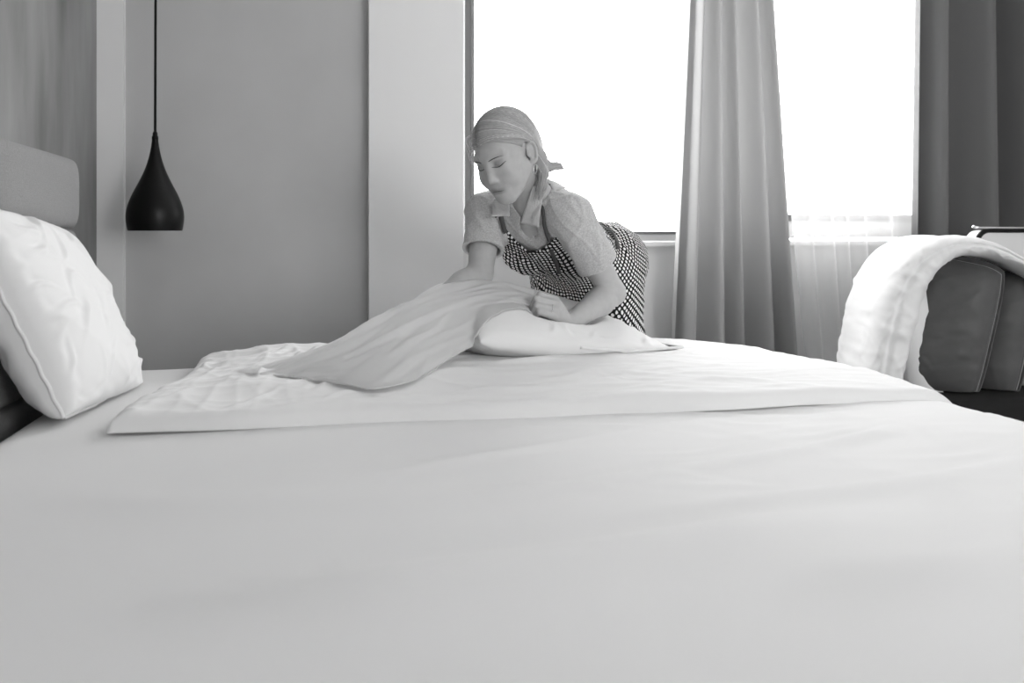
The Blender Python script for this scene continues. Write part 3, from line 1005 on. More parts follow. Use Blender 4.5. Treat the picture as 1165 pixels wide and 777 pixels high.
# arms: deltoid, upper arm, elbow, forearm bulge, wrist
for S_, E_, W_ in ((SHL, ELL, WRL), (SHR, ELR, WRR)):
    body.cone(S_, lerp(S_, E_, 0.35), 0.050, 0.044, 0.02)
    body.cone(lerp(S_, E_, 0.3), E_, 0.045, 0.036, 0.015)
    body.cone(E_, lerp(E_, W_, 0.30), 0.036, 0.0395, 0.015)
    body.cone(lerp(E_, W_, 0.30), W_, 0.0395, 0.0245, 0.015)


# ---- head
def hell(x, y, z, rx, ry, rz, k=0.01, op='add', tilt=0.0):
    ax_ = HAX
    if tilt:
        c_, s_ = math.cos(tilt), math.sin(tilt)
        ax_ = np.stack([HL, c_ * HF + s_ * HU, -s_ * HF + c_ * HU])
    body.ell(hd(x, y, z), (rx, ry, rz), ax_, k, op)


hell(0, -0.012, 0.040, 0.073, 0.092, 0.083, 0.02)
hell(0, 0.035, 0.005, 0.064, 0.062, 0.085, 0.02)
hell(0, 0.040, -0.048, 0.053, 0.050, 0.053, 0.02)
for s_ in (-1, 1):
    body.cone(hd(0.058 * s_, 0.005, -0.038), hd(0.018 * s_, 0.068, -0.091), 0.016, 0.015, 0.025)   # jaw line
    hell(0.036 * s_, 0.064, -0.030, 0.029, 0.023, 0.030, 0.020)                                      # cheek
    body.cone(hd(0.010 * s_, 0.086, 0.030), hd(0.048 * s_, 0.070, 0.030), 0.010, 0.009, 0.012)       # brow ridge
hell(0, 0.070, -0.093, 0.020, 0.020, 0.018, 0.015)                                                   # chin
for s_ in (-1, 1):
    hell(0.032 * s_, 0.100, 0.011, 0.019, 0.016, 0.012, 0.014, 'sub')                                # eye socket
    hell(0.0320 * s_, 0.0740, 0.009, 0.0175, 0.0145, 0.0130, 0.004)                                  # lids over the eyeball
body.cone(hd(0, 0.086, 0.020), hd(0, 0.101, -0.024), 0.0072, 0.0088, 0.012)                          # nose bridge
hell(0, 0.1025, -0.029, 0.0098, 0.0095, 0.0085, 0.007)
for s_ in (-1, 1):
    hell(0.0105 * s_, 0.095, -0.032, 0.0072, 0.0090, 0.0070, 0.005)
    hell(0.006 * s_, 0.099, -0.0405, 0.0032, 0.0045, 0.003, 0.003, 'sub')
hell(0, 0.080, -0.062, 0.030, 0.014, 0.022, 0.014)                                                   # mouth mound
for s_ in (-1, 1):
    body.cone(hd(0.004 * s_, 0.0935, -0.0565), hd(0.022 * s_, 0.0845, -0.0615), 0.0045, 0.0028, 0.004)
body.cone(hd(-0.011, 0.0890, -0.0690), hd(0.011, 0.0890, -0.0690), 0.0062, 0.0062, 0.006)
for s_ in (-1, 1):                                                                                    # ears
    eu = unit(HU - 0.22 * HF); en = HL * s_ + 0.55 * HF; en = unit(en - eu * (en @ eu))
    ef = unit(HF - eu * (HF @ eu) - en * (HF @ en))
    ec = hd(0.0770 * s_, -0.010, -0.003); eax = np.stack([en, ef, eu])
    body.ell(ec - en * 0.002, (0.0035, 0.0125, 0.027), eax, 0.004)
    for q0, q1 in zip(np.linspace(-0.5, 4.0, 12)[:-1], np.linspace(-0.5, 4.0, 12)[1:]):
        pe = [ec + ef * 0.0140 * math.cos(q_) * (1 if math.sin(q_) > 0 else 0.9) + eu * 0.0285 * math.sin(q_) + en * 0.003 for q_ in (q0 + 0.5, q1 + 0.5)]
        body.cone(pe[0], pe[1], 0.0036, 0.0036, 0.003)
    body.ell(ec - eu * 0.026 + ef * 0.003 + en * 0.001, (0.0045, 0.0080, 0.0095), eax, 0.004)             # lobe
    body.ell(ec + ef * 0.012 - eu * 0.004 + en * 0.001, (0.004, 0.004, 0.008), eax, 0.004)

# ---- left hand closed over the pillow, ring finger third from the top
KN = [cam_pt(631.5, 341, 2.385), cam_pt(635, 346.5, 2.372), cam_pt(634.5, 353, 2.362), cam_pt(631, 360, 2.358)]
P1 = [cam_pt(614, 335.5, 2.372), cam_pt(610.5, 340, 2.355), cam_pt(611, 347.5, 2.345), cam_pt(613.5, 355, 2.343)]
P2_ = [cam_pt(607.5, 344, 2.385), cam_pt(606, 349, 2.372), cam_pt(606, 355, 2.364), cam_pt(608.5, 360, 2.362)]
P3_ = [cam_pt(611, 351, 2.398), cam_pt(610, 356, 2.388), cam_pt(610, 361, 2.381), cam_pt(613, 364.5, 2.378)]
FR = [0.0092, 0.0094, 0.0090, 0.0080]
for j in range(4):
    body.cone(lerp(WRL, KN[j], 0.25), KN[j], 0.0155, 0.0120, 0.012)
    body.cone(KN[j], P1[j], 0.0112, FR[j], 0.004)
    body.cone(P1[j], P2_[j], FR[j] + 0.0004, FR[j] - 0.0008, 0.003)
    body.cone(P2_[j], P3_[j], FR[j] - 0.0008, FR[j] - 0.0022, 0.003)
TH = [lerp(WRL, KN[0], 0.30) + cam_dir(0.0, -0.004, 0.012), cam_pt(633, 356, 2.425), cam_pt(622, 359, 2.43), cam_pt(614, 361, 2.425)]
body.chain(TH, [0.0155, 0.0125, 0.0105, 0.0082], 0.006)
# ---- right hand under the edge of the pillowcase
hdir = unit(WRR - ELR); hside = unit(np.cross(hdir, np.array([0, 0, 1.0]))); hup = np.cross(hside, hdir)
for j, (o_, l_) in enumerate(((-0.028, 0.036), (-0.010, 0.041), (0.009, 0.039), (0.026, 0.031))):
    k_ = WRR + hdir * 0.078 + hside * o_ * 0.95 + hup * 0.004
    a_ = k_ + hdir * l_ * 0.8 - hup * l_ * 0.5 + hside * o_ * 0.1
    b_ = a_ - hup * l_ * 0.65 - hdir * 0.004
    c_ = b_ - hdir * l_ * 0.45 - hup * 0.006
    body.cone(WRR, k_, 0.0165, 0.0120, 0.012)
    body.chain([k_, a_, b_, c_], [0.0105, 0.0090, 0.0084, 0.0070], 0.003)
th0 = WRR + hdir * 0.018 + hside * -0.018
body.chain([th0, th0 + hdir * 0.03 - hside * 0.022 - hup * 0.012, th0 + hdir * 0.058 - hside * 0.020 - hup * 0.03, th0 + hdir * 0.072 - hside * 0.008 - hup * 0.042],
           [0.0145, 0.0125, 0.0105, 0.008], 0.006)

woman = thing('person', (PEL[0], PEL[1], 0.0), 'person in a grey polo shirt and checked apron bending over the bed with a pillow', 'person')

# body mesh
cors = np.array([SHL, SHR, ELL, ELR, WRL, WRR, PEL, HC, P1[1], WRR + hdir * 0.14] + HIPS)
lo = cors.min(0) - 0.2; hi = cors.max(0) + 0.2; lo[2] = PEL[2] - 0.30; hi[2] = HC[2] + 0.17
lo[0] = min(WRR[0], P1[1][0]) - 0.14
hstep = 0.0025
G, glo, _ = body.grid(lo, hi, hstep)
V, F = nets(G, glo, hstep); del G
V = relax(V, F, 1, 0.35)
q = (V - HC) @ HAX.T
x, y, z = q[:, 0], q[:, 1], q[:, 2]
tint = np.ones(len(V))
front = (y > 0.05)
lip = np.exp(-((np.abs(x) / 0.023) ** 4)) * np.exp(-(((z + 0.0635) / 0.0080) ** 4)) * (y > 0.078)
tint *= 1 - 0.42 * lip
lid = np.exp(-(((np.abs(x) - 0.0315) / 0.017) ** 4) - ((z - 0.012) / 0.010) ** 4) * front
tint *= 1 - 0.24 * lid
mesh_obj('body', V, F, M['skin'], woman, cols=tint)


# lashes and brows lie on the skin
def on_face(x, z, off=0.0006):
    p = body.hit(hd(x, 0.15, z), -HF)
    return p + HF * off


V_, F_ = [], []
for s_ in (-1, 1):
    xs = np.linspace(0.013, 0.054, 16)
    zs = 0.0255 + 0.0040 * np.sin((xs - 0.013) / 0.037 * math.pi * 0.72) - 0.001
    pts = np.array([on_face(s_ * a, b) for a, b in zip(xs, zs)])
    v, f = tube_data(pts, np.interp(xs, [0.013, 0.02, 0.036, 0.05], [0.0009, 0.0015, 0.0012, 0.0004]), 6)
    mesh_obj('eyebrow', v, f, M['brow'], woman)
    xs = np.linspace(0.0135, 0.0515, 18)
    u_ = (xs - 0.0135) / 0.038
    zs = 0.0060 - 0.0060 * np.sin(u_ * math.pi) + 0.004 * u_
    pts = np.array([on_face(s_ * a, b, 0.0008) for a, b in zip(xs, zs)])
    v, f = tube_data(pts, np.interp(u_, [0, .3, .8, 1], [0.0006, 0.0012, 0.0014, 0.0005]), 6)
    mesh_obj('eyelashes', v, f, M['brow'], woman)

xs = np.linspace(-0.0215, 0.0215, 25)
pts = np.array([on_face(a, -0.0632 + 0.0008 * math.cos(a * 140), 0.0002) for a in xs])
v, f = tube_data(pts, 0.0009 * np.sqrt(np.clip(1 - (xs / 0.0225) ** 2, 0.05, 1)), 6)
mesh_obj('mouth_line', v, f, M['brow'], woman)

# ---- hair: swept back from the parting, tucked behind the ear, gathered at the nape
cap = Field()
cap.ell(hd(0, -0.014, 0.042), (0.083, 0.101, 0.0945), HAX, 0.01)
cap.ell(hd(0, -0.055, 0.00), (0.070, 0.062, 0.085), HAX, 0.03)
# lock from behind the left ear down to the collar, and the gathered tail
lockp = [hd(0.062, -0.035, 0.02), hd(0.068, -0.040, -0.03), cam_pt(618, 196, 2.45), cam_pt(617, 212, 2.435), cam_pt(613, 227, 2.425)]
tailp = [hd(0.0, -0.105, -0.045), cam_pt(625, 190, 2.53), cam_pt(635, 189, 2.54), cam_pt(641, 192, 2.545)]
ph = np.array([[-0.07, -0.03], [-0.02, -0.015], [0.0, 0.004], [0.025, 0.016], [0.042, 0.038], [0.058, 0.062], [0.072, 0.077], [0.095, 0.083], [0.15, 0.2]])


def hair_keep(P):
    """negative where the scalp carries hair"""
    q = (P - HC) @ HAX.T
    lim = np.interp(q[..., 2], ph[:, 0], ph[:, 1])
    # swept fringe comes lower over the temples
    return (q[..., 1] - lim) * 0.7


lo = np.min([HC - 0.16, np.min(lockp + tailp, axis=0) - 0.04], axis=0); hi = np.max([HC + 0.17, np.max(lockp + tailp, axis=0) + 0.04], axis=0)
G, glo, axs = cap.grid(lo, hi, 0.0025)
PG = np.stack(np.meshgrid(*axs, indexing='ij'), -1)
hk = hair_keep(PG)
G = Field.mix(G, -hk, 0.006, 'sub')
qq = (PG - HC) @ HAX.T
for s_ in (-1, 1):      # the ears stand free of the hair
    er = np.sqrt(((qq[..., 0] - 0.082 * s_) / 0.9) ** 2 + (qq[..., 1] - 0.0) ** 2 + ((qq[..., 2] + 0.004) * 0.66) ** 2) - 0.0235
    G = Field.mix(G, er, 0.004, 'sub')
tmp = Field()
tmp.chain(lockp, [0.020, 0.021, 0.015, 0.011, 0.003], 0.012)
tmp.chain(tailp, [0.030, 0.012, 0.008, 0.003], 0.012)
for op, fn, a, b, k_ in tmp.ops: G = Field.mix(G, fn(PG), k_, 'add')
V, F = nets(G, glo, 0.0025); del PG, qq, hk, G
V = relax(V, F, 1, 0.4)
N = vnormals(V, F)
q = (V - HC) @ HAX.T
# strand direction coordinate: fans out from the gathering point behind the ears
PART = np.array([-0.018, 0.02, 0.135])
ang = np.arctan2(q[:, 2] - 0.01 + 0.35 * q[:, 1], np.sign(q[:, 0]) * 0.001 + (q[:, 1] + 0.16))
rng = np.random.RandomState(7)
def streak(a, s1=0.0):
    return (np.sin(a * 150 + s1) + np.sin(a * 260 + 1.7 + s1) + np.sin(a * 77 + 0.6 + s1)) / 3
stv = streak(ang * 1.4 + q[:, 0] * 2.0)
V = V + N * (0.0003 * stv)[:, None]
hairo = mesh_obj('hair', V, F, M['hair'], woman, cols=np.clip(0.84 + 0.05 * stv, 0.4, 1.3))

# loose locks on top of the hair: fine tapered strands
SV, SF, SC, nv = [], [], [], 0


def surf_dir(d):
    """point on the hair cap in head coordinates direction d (from the cap centre)"""
    c_ = np.array([0, -0.014, 0.042]); r_ = np.array([0.083, 0.101, 0.0945])
    d = np.asarray(d, float); s = 1 / np.linalg.norm(d / r_)
    return c_ + d * s


for i in range(1300):
    side = 1 if rng.rand() < 0.7 else -1
    a = rng.rand() * 1.25 - 0.25
    jit = 0.0025
    st_ = np.array([-0.016, 0.088 - 0.15 * a, 0.066 + 0.05 * min(max(a, 0) * 3, 1)]) + jit * rng.randn(3)
    if side < 0: st_[0] -= 0.003
    mid_ = np.array([side * 0.070, 0.056 - 0.115 * max(a, 0), 0.083 - 0.012 * a + 0.12 * min(a, 0)]) + jit * rng.randn(3)
    en_ = np.array([side * (0.080 - 0.02 * a), -0.034 - 0.065 * max(a, 0), 0.014 - 0.045 * max(a, 0) + 0.03 * min(a, 0)]) + jit * rng.randn(3)
    lift = 0.0004 + 0.0014 * rng.rand(); pts = []
    for t_ in np.linspace(0, 1, 14):
        d = (1 - t_) ** 2 * st_ + 2 * t_ * (1 - t_) * mid_ * 1.05 + t_ ** 2 * en_ - np.array([0, -0.014, 0.042])
        pts.append(surf_dir(d) + unit(d) * lift)
    pts = np.array(pts)
    W = HC + pts @ HAX
    if (hair_keep(W) > 0.009).any(): continue
    rr = 0.0005 + 0.0006 * rng.rand()
    v, f = tube_data(W, rr * np.sqrt(np.clip(np.sin(np.linspace(0.10, 0.95, 14) * math.pi), 0.05, 1)), 5)
    SV.append(v); SF += [[k + nv for k in g] for g in f]; SC.append(np.full(len(v), 0.84 + 0.04 * math.sin(a * 53) + 0.05 * math.sin(a * 131 + 1) + 0.60 * max(rng.rand() - 0.72, 0) / 0.28 + 0.34 * (rng.rand() - 0.5))); nv += len(v)
# strands along the hanging lock and the tail, and a few flyaway hairs over the forehead
for base_, cnt, sp in ((lockp, 46, 0.012), (tailp, 40, 0.007)):
    for i in range(cnt):
        o_ = sp * rng.randn(3)
        pts = spline([np.asarray(p_) + o_ * (1 - 0.35 * j_ / len(base_)) + 0.002 * rng.randn(3) for j_, p_ in enumerate(base_)], 14)
        if base_ is tailp: pts = pts[3:] + np.linspace(0, 1, 11)[:, None] ** 2 * (0.008 * rng.randn(3))
        v, f = tube_data(pts, np.linspace(0.0012, 0.0004, len(pts)), 5)
        SV.append(v); SF += [[k + nv for k in g] for g in f]; SC.append(np.full(len(v), 0.6 + 0.8 * rng.rand())); nv += len(v)
for i in range(11):
    a = hd(-0.03 + 0.03 * rng.rand(), 0.085, 0.055 + 0.05 * rng.rand())
    b = a + HF * (0.012 + 0.012 * rng.rand()) - HL * 0.02 * rng.rand() - HU * 0.01
    c = b - HU * (0.02 + 0.035 * rng.rand()) - HL * 0.012 * rng.rand() - HF * 0.006
    v, f = tube_data(spline([a, lerp(a, b, 0.6) + HU * 0.006, b, c], 20), 0.0002, 4)
    SV.append(v); SF += [[k + nv for k in g] for g in f]; SC.append(np.full(len(v), 1.3)); nv += len(v)
mesh_obj('hair_strands', np.concatenate(SV), SF, M['hair'], woman, cols=np.concatenate(SC))

# earring and ring
a = hd(0.079, 0.001, -0.042)
ringp = [a + 0.0085 * (math.cos(q_) * np.array([0, 0, 1.0]) * 1.5 + math.sin(q_) * unit(HF)) - np.array([0, 0, 0.008]) for q_ in np.linspace(0, 2 * math.pi, 25)]
v, f = tube_data(ringp, 0.0011, 6, False)
tag(mesh_obj('earring', v, f, M['chrome'], woman), 'thin silver hoop earring')
fa = unit(P1[2] - KN[2]); fc = lerp(KN[2], P1[2], 0.30); e1 = unit(np.cross(fa, [0, 0, 1.0])); e2 = np.cross(fa, e1)
v, f = tube_data([fc + 0.0118 * (math.cos(q_) * e1 + math.sin(q_) * e2) for q_ in np.linspace(0, 2 * math.pi, 29)], 0.0017, 6, False)
tag(mesh_obj('finger_ring', v, f, M['chrome'], woman), 'plain silver ring')

# ---- polo shirt
shirt = Field()
torso(shirt, 0.011)
HEM = 0.62
for S_, E_ in ((SHL, ELL), (SHR, ELR)):
    shirt.cone(S_, lerp(S_, E_, 0.30), 0.054, 0.058, 0.045)
    shirt.cone(lerp(S_, E_, 0.25), lerp(S_, E_, HEM + 0.1), 0.058, 0.0640, 0.015)
for S_, E_ in ((SHL, ELL), (SHR, ELR)):     # hollow sleeve ends
    shirt.cone(lerp(S_, E_, HEM - 0.03), lerp(S_, E_, HEM + 0.25), 0.048, 0.070, 0.004, 'sub')
shirt.cone(lerp(NECK0, NB, 0.30), lerp(NECK0, NB, 1.02) + 0.01 * TF, 0.056, 0.054, 0.012, 'sub')
shirt.cone(NB + 0.02 * TF, tr(0.0, 0.125, 0.465), 0.038, 0.008, 0.012, 'sub')                 # open placket
lo = np.min([SHL, SHR, ELL, ELR, PEL, NB], axis=0) - 0.18; hi = np.max([SHL, SHR, ELL, ELR, PEL, NB], axis=0) + 0.18
hs = 0.003
G, glo, axs = shirt.grid(lo, hi, hs)
PG = np.stack(np.meshgrid(*axs, indexing='ij'), -1)
for S_, E_ in ((SHL, ELL), (SHR, ELR)):     # straight sleeve hems
    d = unit(E_ - S_); ln = np.linalg.norm(E_ - S_)
    tt_ = (PG - S_) @ d; rad = np.linalg.norm(PG - S_ - tt_[..., None] * d, axis=-1)
    cut = np.where((rad < 0.085) & (tt_ > 0.35 * ln), ln * HEM - tt_, 0.05)
    G = np.maximum(G, -cut).astype(np.float32)
G = np.maximum(G, -(((PG - PEL) @ TT) - 0.05)).astype(np.float32)       # tucked under the apron skirt
V, F = nets(G, glo, hs); del PG, G
V = relax(V, F, 2, 0.4)
N = vnormals(V, F)
tq = to_t(V)
crease = 0.0045 * waves(V, 38, 15, 7, ridge=True, aniso=(1, 1, 1)) + 0.003 * waves(V, 24, 4, 6)
for S_, E_ in ((SHL, ELL), (SHR, ELR)):       # the hems themselves hang straight
    d = unit(E_ - S_); s_t = (V - S_) @ d; rr_ = np.linalg.norm(V - S_ - s_t[:, None] * d, axis=1)
    crease = crease * np.where(rr_ < 0.09, 0.15 + 0.85 * sstep(0.0, 0.05, np.linalg.norm(E_ - S_) * HEM - s_t), 1.0)
V = V + N * crease[:, None]
so = mesh_obj('polo_shirt', V, F, M['shirt'], woman)
for S_, E_ in ((SHL, ELL), (SHR, ELR)):       # stitched line above the hem
    d = unit(E_ - S_); e1 = unit(np.cross(d, [0.3, 0.2, 1.0])); e2 = np.cross(d, e1); c_ = lerp(S_, E_, HEM - 0.075)
    ringp = shirt.snap(np.array([c_ + 0.064 * (math.cos(q_) * e1 + math.sin(q_) * e2) for q_ in np.linspace(0, 2 * math.pi, 41)]), 0.0005, 3)
# collar: two wings folded down around the neck
ndir = unit(NECK0 - NB)
nf = unit(TF - ndir * (TF @ ndir)); nl = unit(TL - ndir * (TL @ ndir) - nf * (TL @ nf))


def ringpt(phi, r, h):
    """phi = 0 at the throat, + towards her left"""
    return NB + ndir * h + r * (math.cos(phi) * nf + math.sin(phi) * nl)


for s_ in (1, -1):
    rows = []
    for i, phi in enumerate(np.linspace(1.25, math.pi + 0.02, 26)):
        k_ = i / 25
        fr_ = 0.0
        a = ringpt(s_ * (phi + 0.12 * fr_), 0.057, 0.006 + 0.010 * k_)
        b = ringpt(s_ * (phi + 0.10 * fr_), 0.064, 0.009 + 0.010 * k_)
        e_ = ringpt(s_ * (phi + 0.24 * fr_), 0.084 + 0.024 * fr_, -0.026 + 0.006 * k_ - 0.046 * fr_)
        e_ = shirt.snap(e_[None], 0.009, 6)[0]
        m1_ = lerp(b, e_, 0.5) + 0.006 * unit(lerp(b, e_, 0.5) - NB)
        rows.append(spline([a, b, m1_, e_], 12))
    Gc = np.stack(rows)
    Nn = grid_normals(Gc)
    v, f = shell(Gc + Nn * 0.0013, Gc - Nn * 0.0013)
    mesh_obj('collar', v, f, M['collar'], woman)
CAMP = np.array([0, 0, CAM_H])


def seen(px, py, fields, start=2.2):
    """first surface of the figure met by the sight line through a pixel"""
    p0 = cam_pt(px, py, start); d = unit(p0 - CAMP)
    return min((fl.hit(p0, d, 160, 0.5) for fl in fields), key=lambda q_: np.linalg.norm(q_ - CAMP))


def wing(quad, n=14, m=10, lift=0.007):
    """collar wing: quad of photo points (inner top, outer top, tip outer, tip inner) laid on the shirt"""
    qd = np.array(quad, float); g = []
    for a in np.linspace(0, 1, n):
        for b in np.linspace(0, 1, m):
            g.append((1 - a) * ((1 - b) * qd[0] + b * qd[1]) + a * ((1 - b) * qd[3] + b * qd[2]))
    g = np.array(g)
    w_ = np.array([(lambda q_: q_[0] * st + q_[1] * ct)(seen(x_, y_, (shirt, body))) for x_, y_ in g])
    c_ = (g - g.mean(0)) / g.std(0)
    B_ = np.stack([np.ones(len(g)), c_[:, 0], c_[:, 1], c_[:, 0] * c_[:, 1], c_[:, 0] ** 2, c_[:, 1] ** 2], 1)
    ok = np.ones(len(g), bool)
    for _ in range(4):
        k_ = np.linalg.lstsq(B_[ok], w_[ok], rcond=None)[0]; r_ = np.abs(w_ - B_ @ k_); ok = r_ < max(2.0 * np.median(r_), 0.004)
    wf_ = np.minimum(B_ @ k_, np.where(np.abs(w_ - B_ @ k_) < 0.02, w_, 9)) - lift
    Gw = np.array([cam_pt(x_, y_, d_) for (x_, y_), d_ in zip(g, wf_)]).reshape(n, m, 3)
    bulge = 0.004 * np.sin(np.linspace(0, math.pi, m))[None, :, None] * unit(CAMP - Gw.mean((0, 1)))
    Gw = Gw + bulge
    Nn = grid_normals(Gw)
    return shell(Gw + Nn * 0.0014, Gw - Nn * 0.0014)


for quad in (((606, 212), (619, 211), (613, 258.5), (592, 254)), ((580, 231), (562, 226), (559, 246), (579.5, 246))):
    v, f = wing(quad)
    mesh_obj('collar', v, f, M['collar'], woman)
# placket edge with a button
a, b = shirt.snap(np.array([ringpt(0.35, 0.07, -0.02), tr(0.012, 0.13, 0.37)]), 0.002)
bp_ = shirt.snap(np.array([lerp(ringpt(0.12, 0.085, -0.03), tr(0.0, 0.13, 0.40), 0.35)]), 0.004)[0]
gn = shirt.grad(bp_[None])[0]; e1 = unit(np.cross(gn, [0, 0, 1.0])); e2 = np.cross(gn, e1)
V_ = [bp_ + gn * 0.003] + [bp_ + 0.0062 * (math.cos(q_) * e1 + math.sin(q_) * e2) for q_ in np.linspace(0, 2 * math.pi, 17)[:-1]]
mesh_obj('button', np.array(V_), [[0, 1 + k, 1 + (k + 1) % 16] for k in range(16)], M['button'], woman)

# ---- apron: bib, skirt, straps, ribbon
ap = Field()
torso(ap, 0.019)
for h_, k_ in zip(HIPS, KNE): ap.cone(h_, k_, 0.105, 0.115, 0.06)
lo = np.min([PEL - 0.26, np.minimum(*KNE) - 0.2, SHM - 0.22], axis=0); hi = np.max([PEL + 0.26, SHM + 0.22], axis=0)
lo[2] = 0.44
hs = 0.003
G, glo, axs = ap.grid(lo, hi, hs)
PG = np.stack(np.meshgrid(*axs, indexing='ij'), -1)
tq = to_t(PG); l_, f_, t_ = tq[..., 0], tq[..., 1], tq[..., 2]
topedge = 0.432 + np.where(l_ < 0, 0.085, 0.055) * np.clip(np.abs(l_) / 0.09, 0, 1.3) ** 2           # bib top dips in the middle
halfw = np.interp(t_, [0.10, 0.16, 0.22, 0.30, 0.42, 0.5], [0.5, 0.20, 0.155, 0.142, 0.118, 0.10])
side = np.abs(l_) - halfw
back = np.where(t_ > 0.13, -0.045 + (t_ - 0.13) * 0.15 - f_, -0.5)
reg = np.maximum(np.maximum(t_ - topedge, side), back)
gap = np.where((f_ < 0) , 0.03 - np.abs(l_), -0.5)                           # open at the back
reg = np.maximum(reg, gap)
G = np.maximum(np.abs(G) - 0.0032, reg).astype(np.float32)
G = np.maximum(G, 0.452 - PG[..., 2]).astype(np.float32)
V, F = nets(G, glo, hs); del PG, tq, l_, f_, t_, G, reg, side, back, gap, topedge, halfw
V = relax(V, F, 1, 0.4)
N = vnormals(V, F)
V = V + ap.grad(V, 0.003) * (0.006 * waves(V, 20, 44, 7) + 0.004 * waves(V, 40, 3, 5, ridge=True))[:, None]
tq = to_t(V)
rad_ = np.interp(tq[:, 2], [-0.2, 0.05, 0.2, 0.4], [0.200, 0.185, 0.145, 0.135])
vv_ = np.where(tq[:, 2] > 0.05, tq[:, 2], 0.05 + (tq[:, 2] - 0.05) * 1.25)
uvs = np.stack([np.arctan2(tq[:, 0], tq[:, 1] + 0.02) * rad_ / 0.0120, vv_ / 0.0120], 1)
mesh_obj('apron', V, F, M['apron'], woman, uv=uvs)


def ribbon(name, pts, wdt, field, off, mat, n=40, thick=0.0016):
    p = field.snap(spline(pts, n), off, 4)
    nrm = field.grad(p); tg = np.gradient(p, axis=0); tg /= np.linalg.norm(tg, axis=1)[:, None]
    sd = np.cross(tg, nrm); sd /= np.linalg.norm(sd, axis=1)[:, None]
    Gr = np.stack([p - sd * wdt / 2, p + nrm * 0.0006, p + sd * wdt / 2], 1)
    v, f = shell(Gr + nrm[:, None] * thick, Gr - nrm[:, None] * thick)
    return mesh_obj(name, v, f, mat, woman)


ribbon('apron_strap', [seen(626, 274, (shirt,)), seen(621, 258, (shirt,)), seen(619, 240, (shirt,)), seen(620, 222, (shirt,)), tr(0.055, -0.04, 0.52), tr(0.04, -0.085, 0.48)],
       0.013, shirt, 0.004, M['strap'])
ribbon('apron_strap', [seen(575, 264, (shirt,)), seen(573, 256, (shirt,)), seen(571, 246, (shirt,)), seen(571, 238, (shirt,))],
       0.013, shirt, 0.004, M['strap'])
ribbon('apron_ribbon', [tr(0.070, 0.13, 0.45), tr(0.066, 0.14, 0.40), tr(0.062, 0.14, 0.34)], 0.012, ap, 0.007, M['strap'])
ribbon('waist_tie', [tr(0.155, -0.02, 0.135), tr(0.13, -0.08, 0.135), tr(0.06, -0.11, 0.135), tr(0.0, -0.12, 0.135), tr(-0.06, -0.11, 0.135), tr(-0.155, -0.02, 0.135)], 0.02, ap, 0.006, M['strap'])

# ---- trousers and shoes (mostly hidden by the bed)
trs = Field()
for s_ in (0, 1):
    trs.cone(HIPS[s_], KNE[s_], 0.092, 0.070, 0.03)
    trs.cone(KNE[s_], ANK[s_] + np.array([0, 0, 0.02]), 0.068, 0.052, 0.02)
trs.ell(tr(0, 0, 0.0), (0.165, 0.12, 0.12), TAX, 0.04)
lo = np.min(ANK + HIPS, axis=0) - 0.2; hi = np.max(HIPS + [PEL], axis=0) + 0.2; lo[2] = 0.03
G, glo, axs = trs.grid(lo, hi, 0.007)
V, F = nets(G, glo, 0.007)
mesh_obj('trousers', relax(V, F, 2), F, M['trousers'], woman)
for s_ in (0, 1):
    shf = Field()
    a_ = ANK[s_]; fw = unit(np.array([TF[0], TF[1] * 1.0, 0])); fw = unit(np.array([-0.35, -0.93, 0]))
    shf.cone(a_ + fw * -0.03 + np.array([0, 0, -0.03]), a_ + fw * 0.15 + np.array([0, 0, -0.045]), 0.040, 0.030, 0.02)
    shf.cone(a_, a_ + fw * 0.06 + np.array([0, 0, -0.03]), 0.042, 0.036, 0.02)
    G, glo, axs = shf.grid(a_ - 0.24, a_ + 0.24, 0.006)
    G = np.maximum(G, (0.001 - axs[2])[None, None, :]).astype(np.float32)
    V, F = nets(G, glo, 0.006)
    mesh_obj('shoe', V, F, M['black_fabric'], woman)

# ------------------------------------------------------------------ the pillow in her hands and its half-pulled-on case
pa = unit(cam_dir(0.88, 0.0, 0.47)); pb = unit(cam_dir(-0.47, 0.0, 0.88))
pc2 = cam_pt(620, 374, 2.50)
up_ = np.cross(pa, pb)
if up_[2] < 0: up_ = -up_
paT = unit(pa - 0.12 * up_); pb = unit(pb + 0.14 * up_); upT = np.cross(paT, pb)
if upT[2] < 0: upT = -upT
(v, f), (tp_, bt_) = pillow_data(pc2, paT, pb, upT, 0.315, 0.225, 0.080, taper=0.38, taper_b=0.40, seed=17, n=100, ncr=26, hcr=0.006, wr=0.007, wf=17, power=0.42, pinch=0.03, ridge=0.6)
zf = DUVET_Z + 0.004
nt = tp_.shape[0] * tp_.shape[1]                      # the pillow gives way under the hand and forearm
dep = np.zeros(nt)
for d_ in np.arange(0.0, 0.13, 0.004):
    dep = np.where(body.at(v[:nt] - np.array([0, 0, d_])) < 0.005, d_ + 0.005, dep)
dg = dep.reshape(tp_.shape[:2])
for _ in range(6):
    e_ = np.pad(dg, 1, mode='edge')
    dg = np.maximum(dg, 0.25 * (e_[:-2, 1:-1] + e_[2:, 1:-1] + e_[1:-1, :-2] + e_[1:-1, 2:]))
v[:nt, 2] = np.maximum(v[:nt, 2] - dg.ravel(), v[nt:, 2] + 0.006)
v[:, 2] = np.maximum(v[:, 2], zf)
hp = thing('pillow', (pc2[0], pc2[1], zf), 'white piped pillow being pushed into its case by the woman', 'pillow')
tick = v.copy()
mesh_obj('ticking', v, f, M['linen'], hp)
bd = border(tp_, bt_); bd[:, 2] = np.maximum(bd[:, 2], zf)
bd = bd[((bd - pc2) @ paT) > -0.02]            # the left end is already inside the case
bd = bd[np.argsort(np.arctan2((bd - pc2) @ pb, (bd - pc2) @ paT))]
tv, tf = tube_data(bd, 0.0042, 7)
mesh_obj('piping', tv, tf, M['linen'], hp)


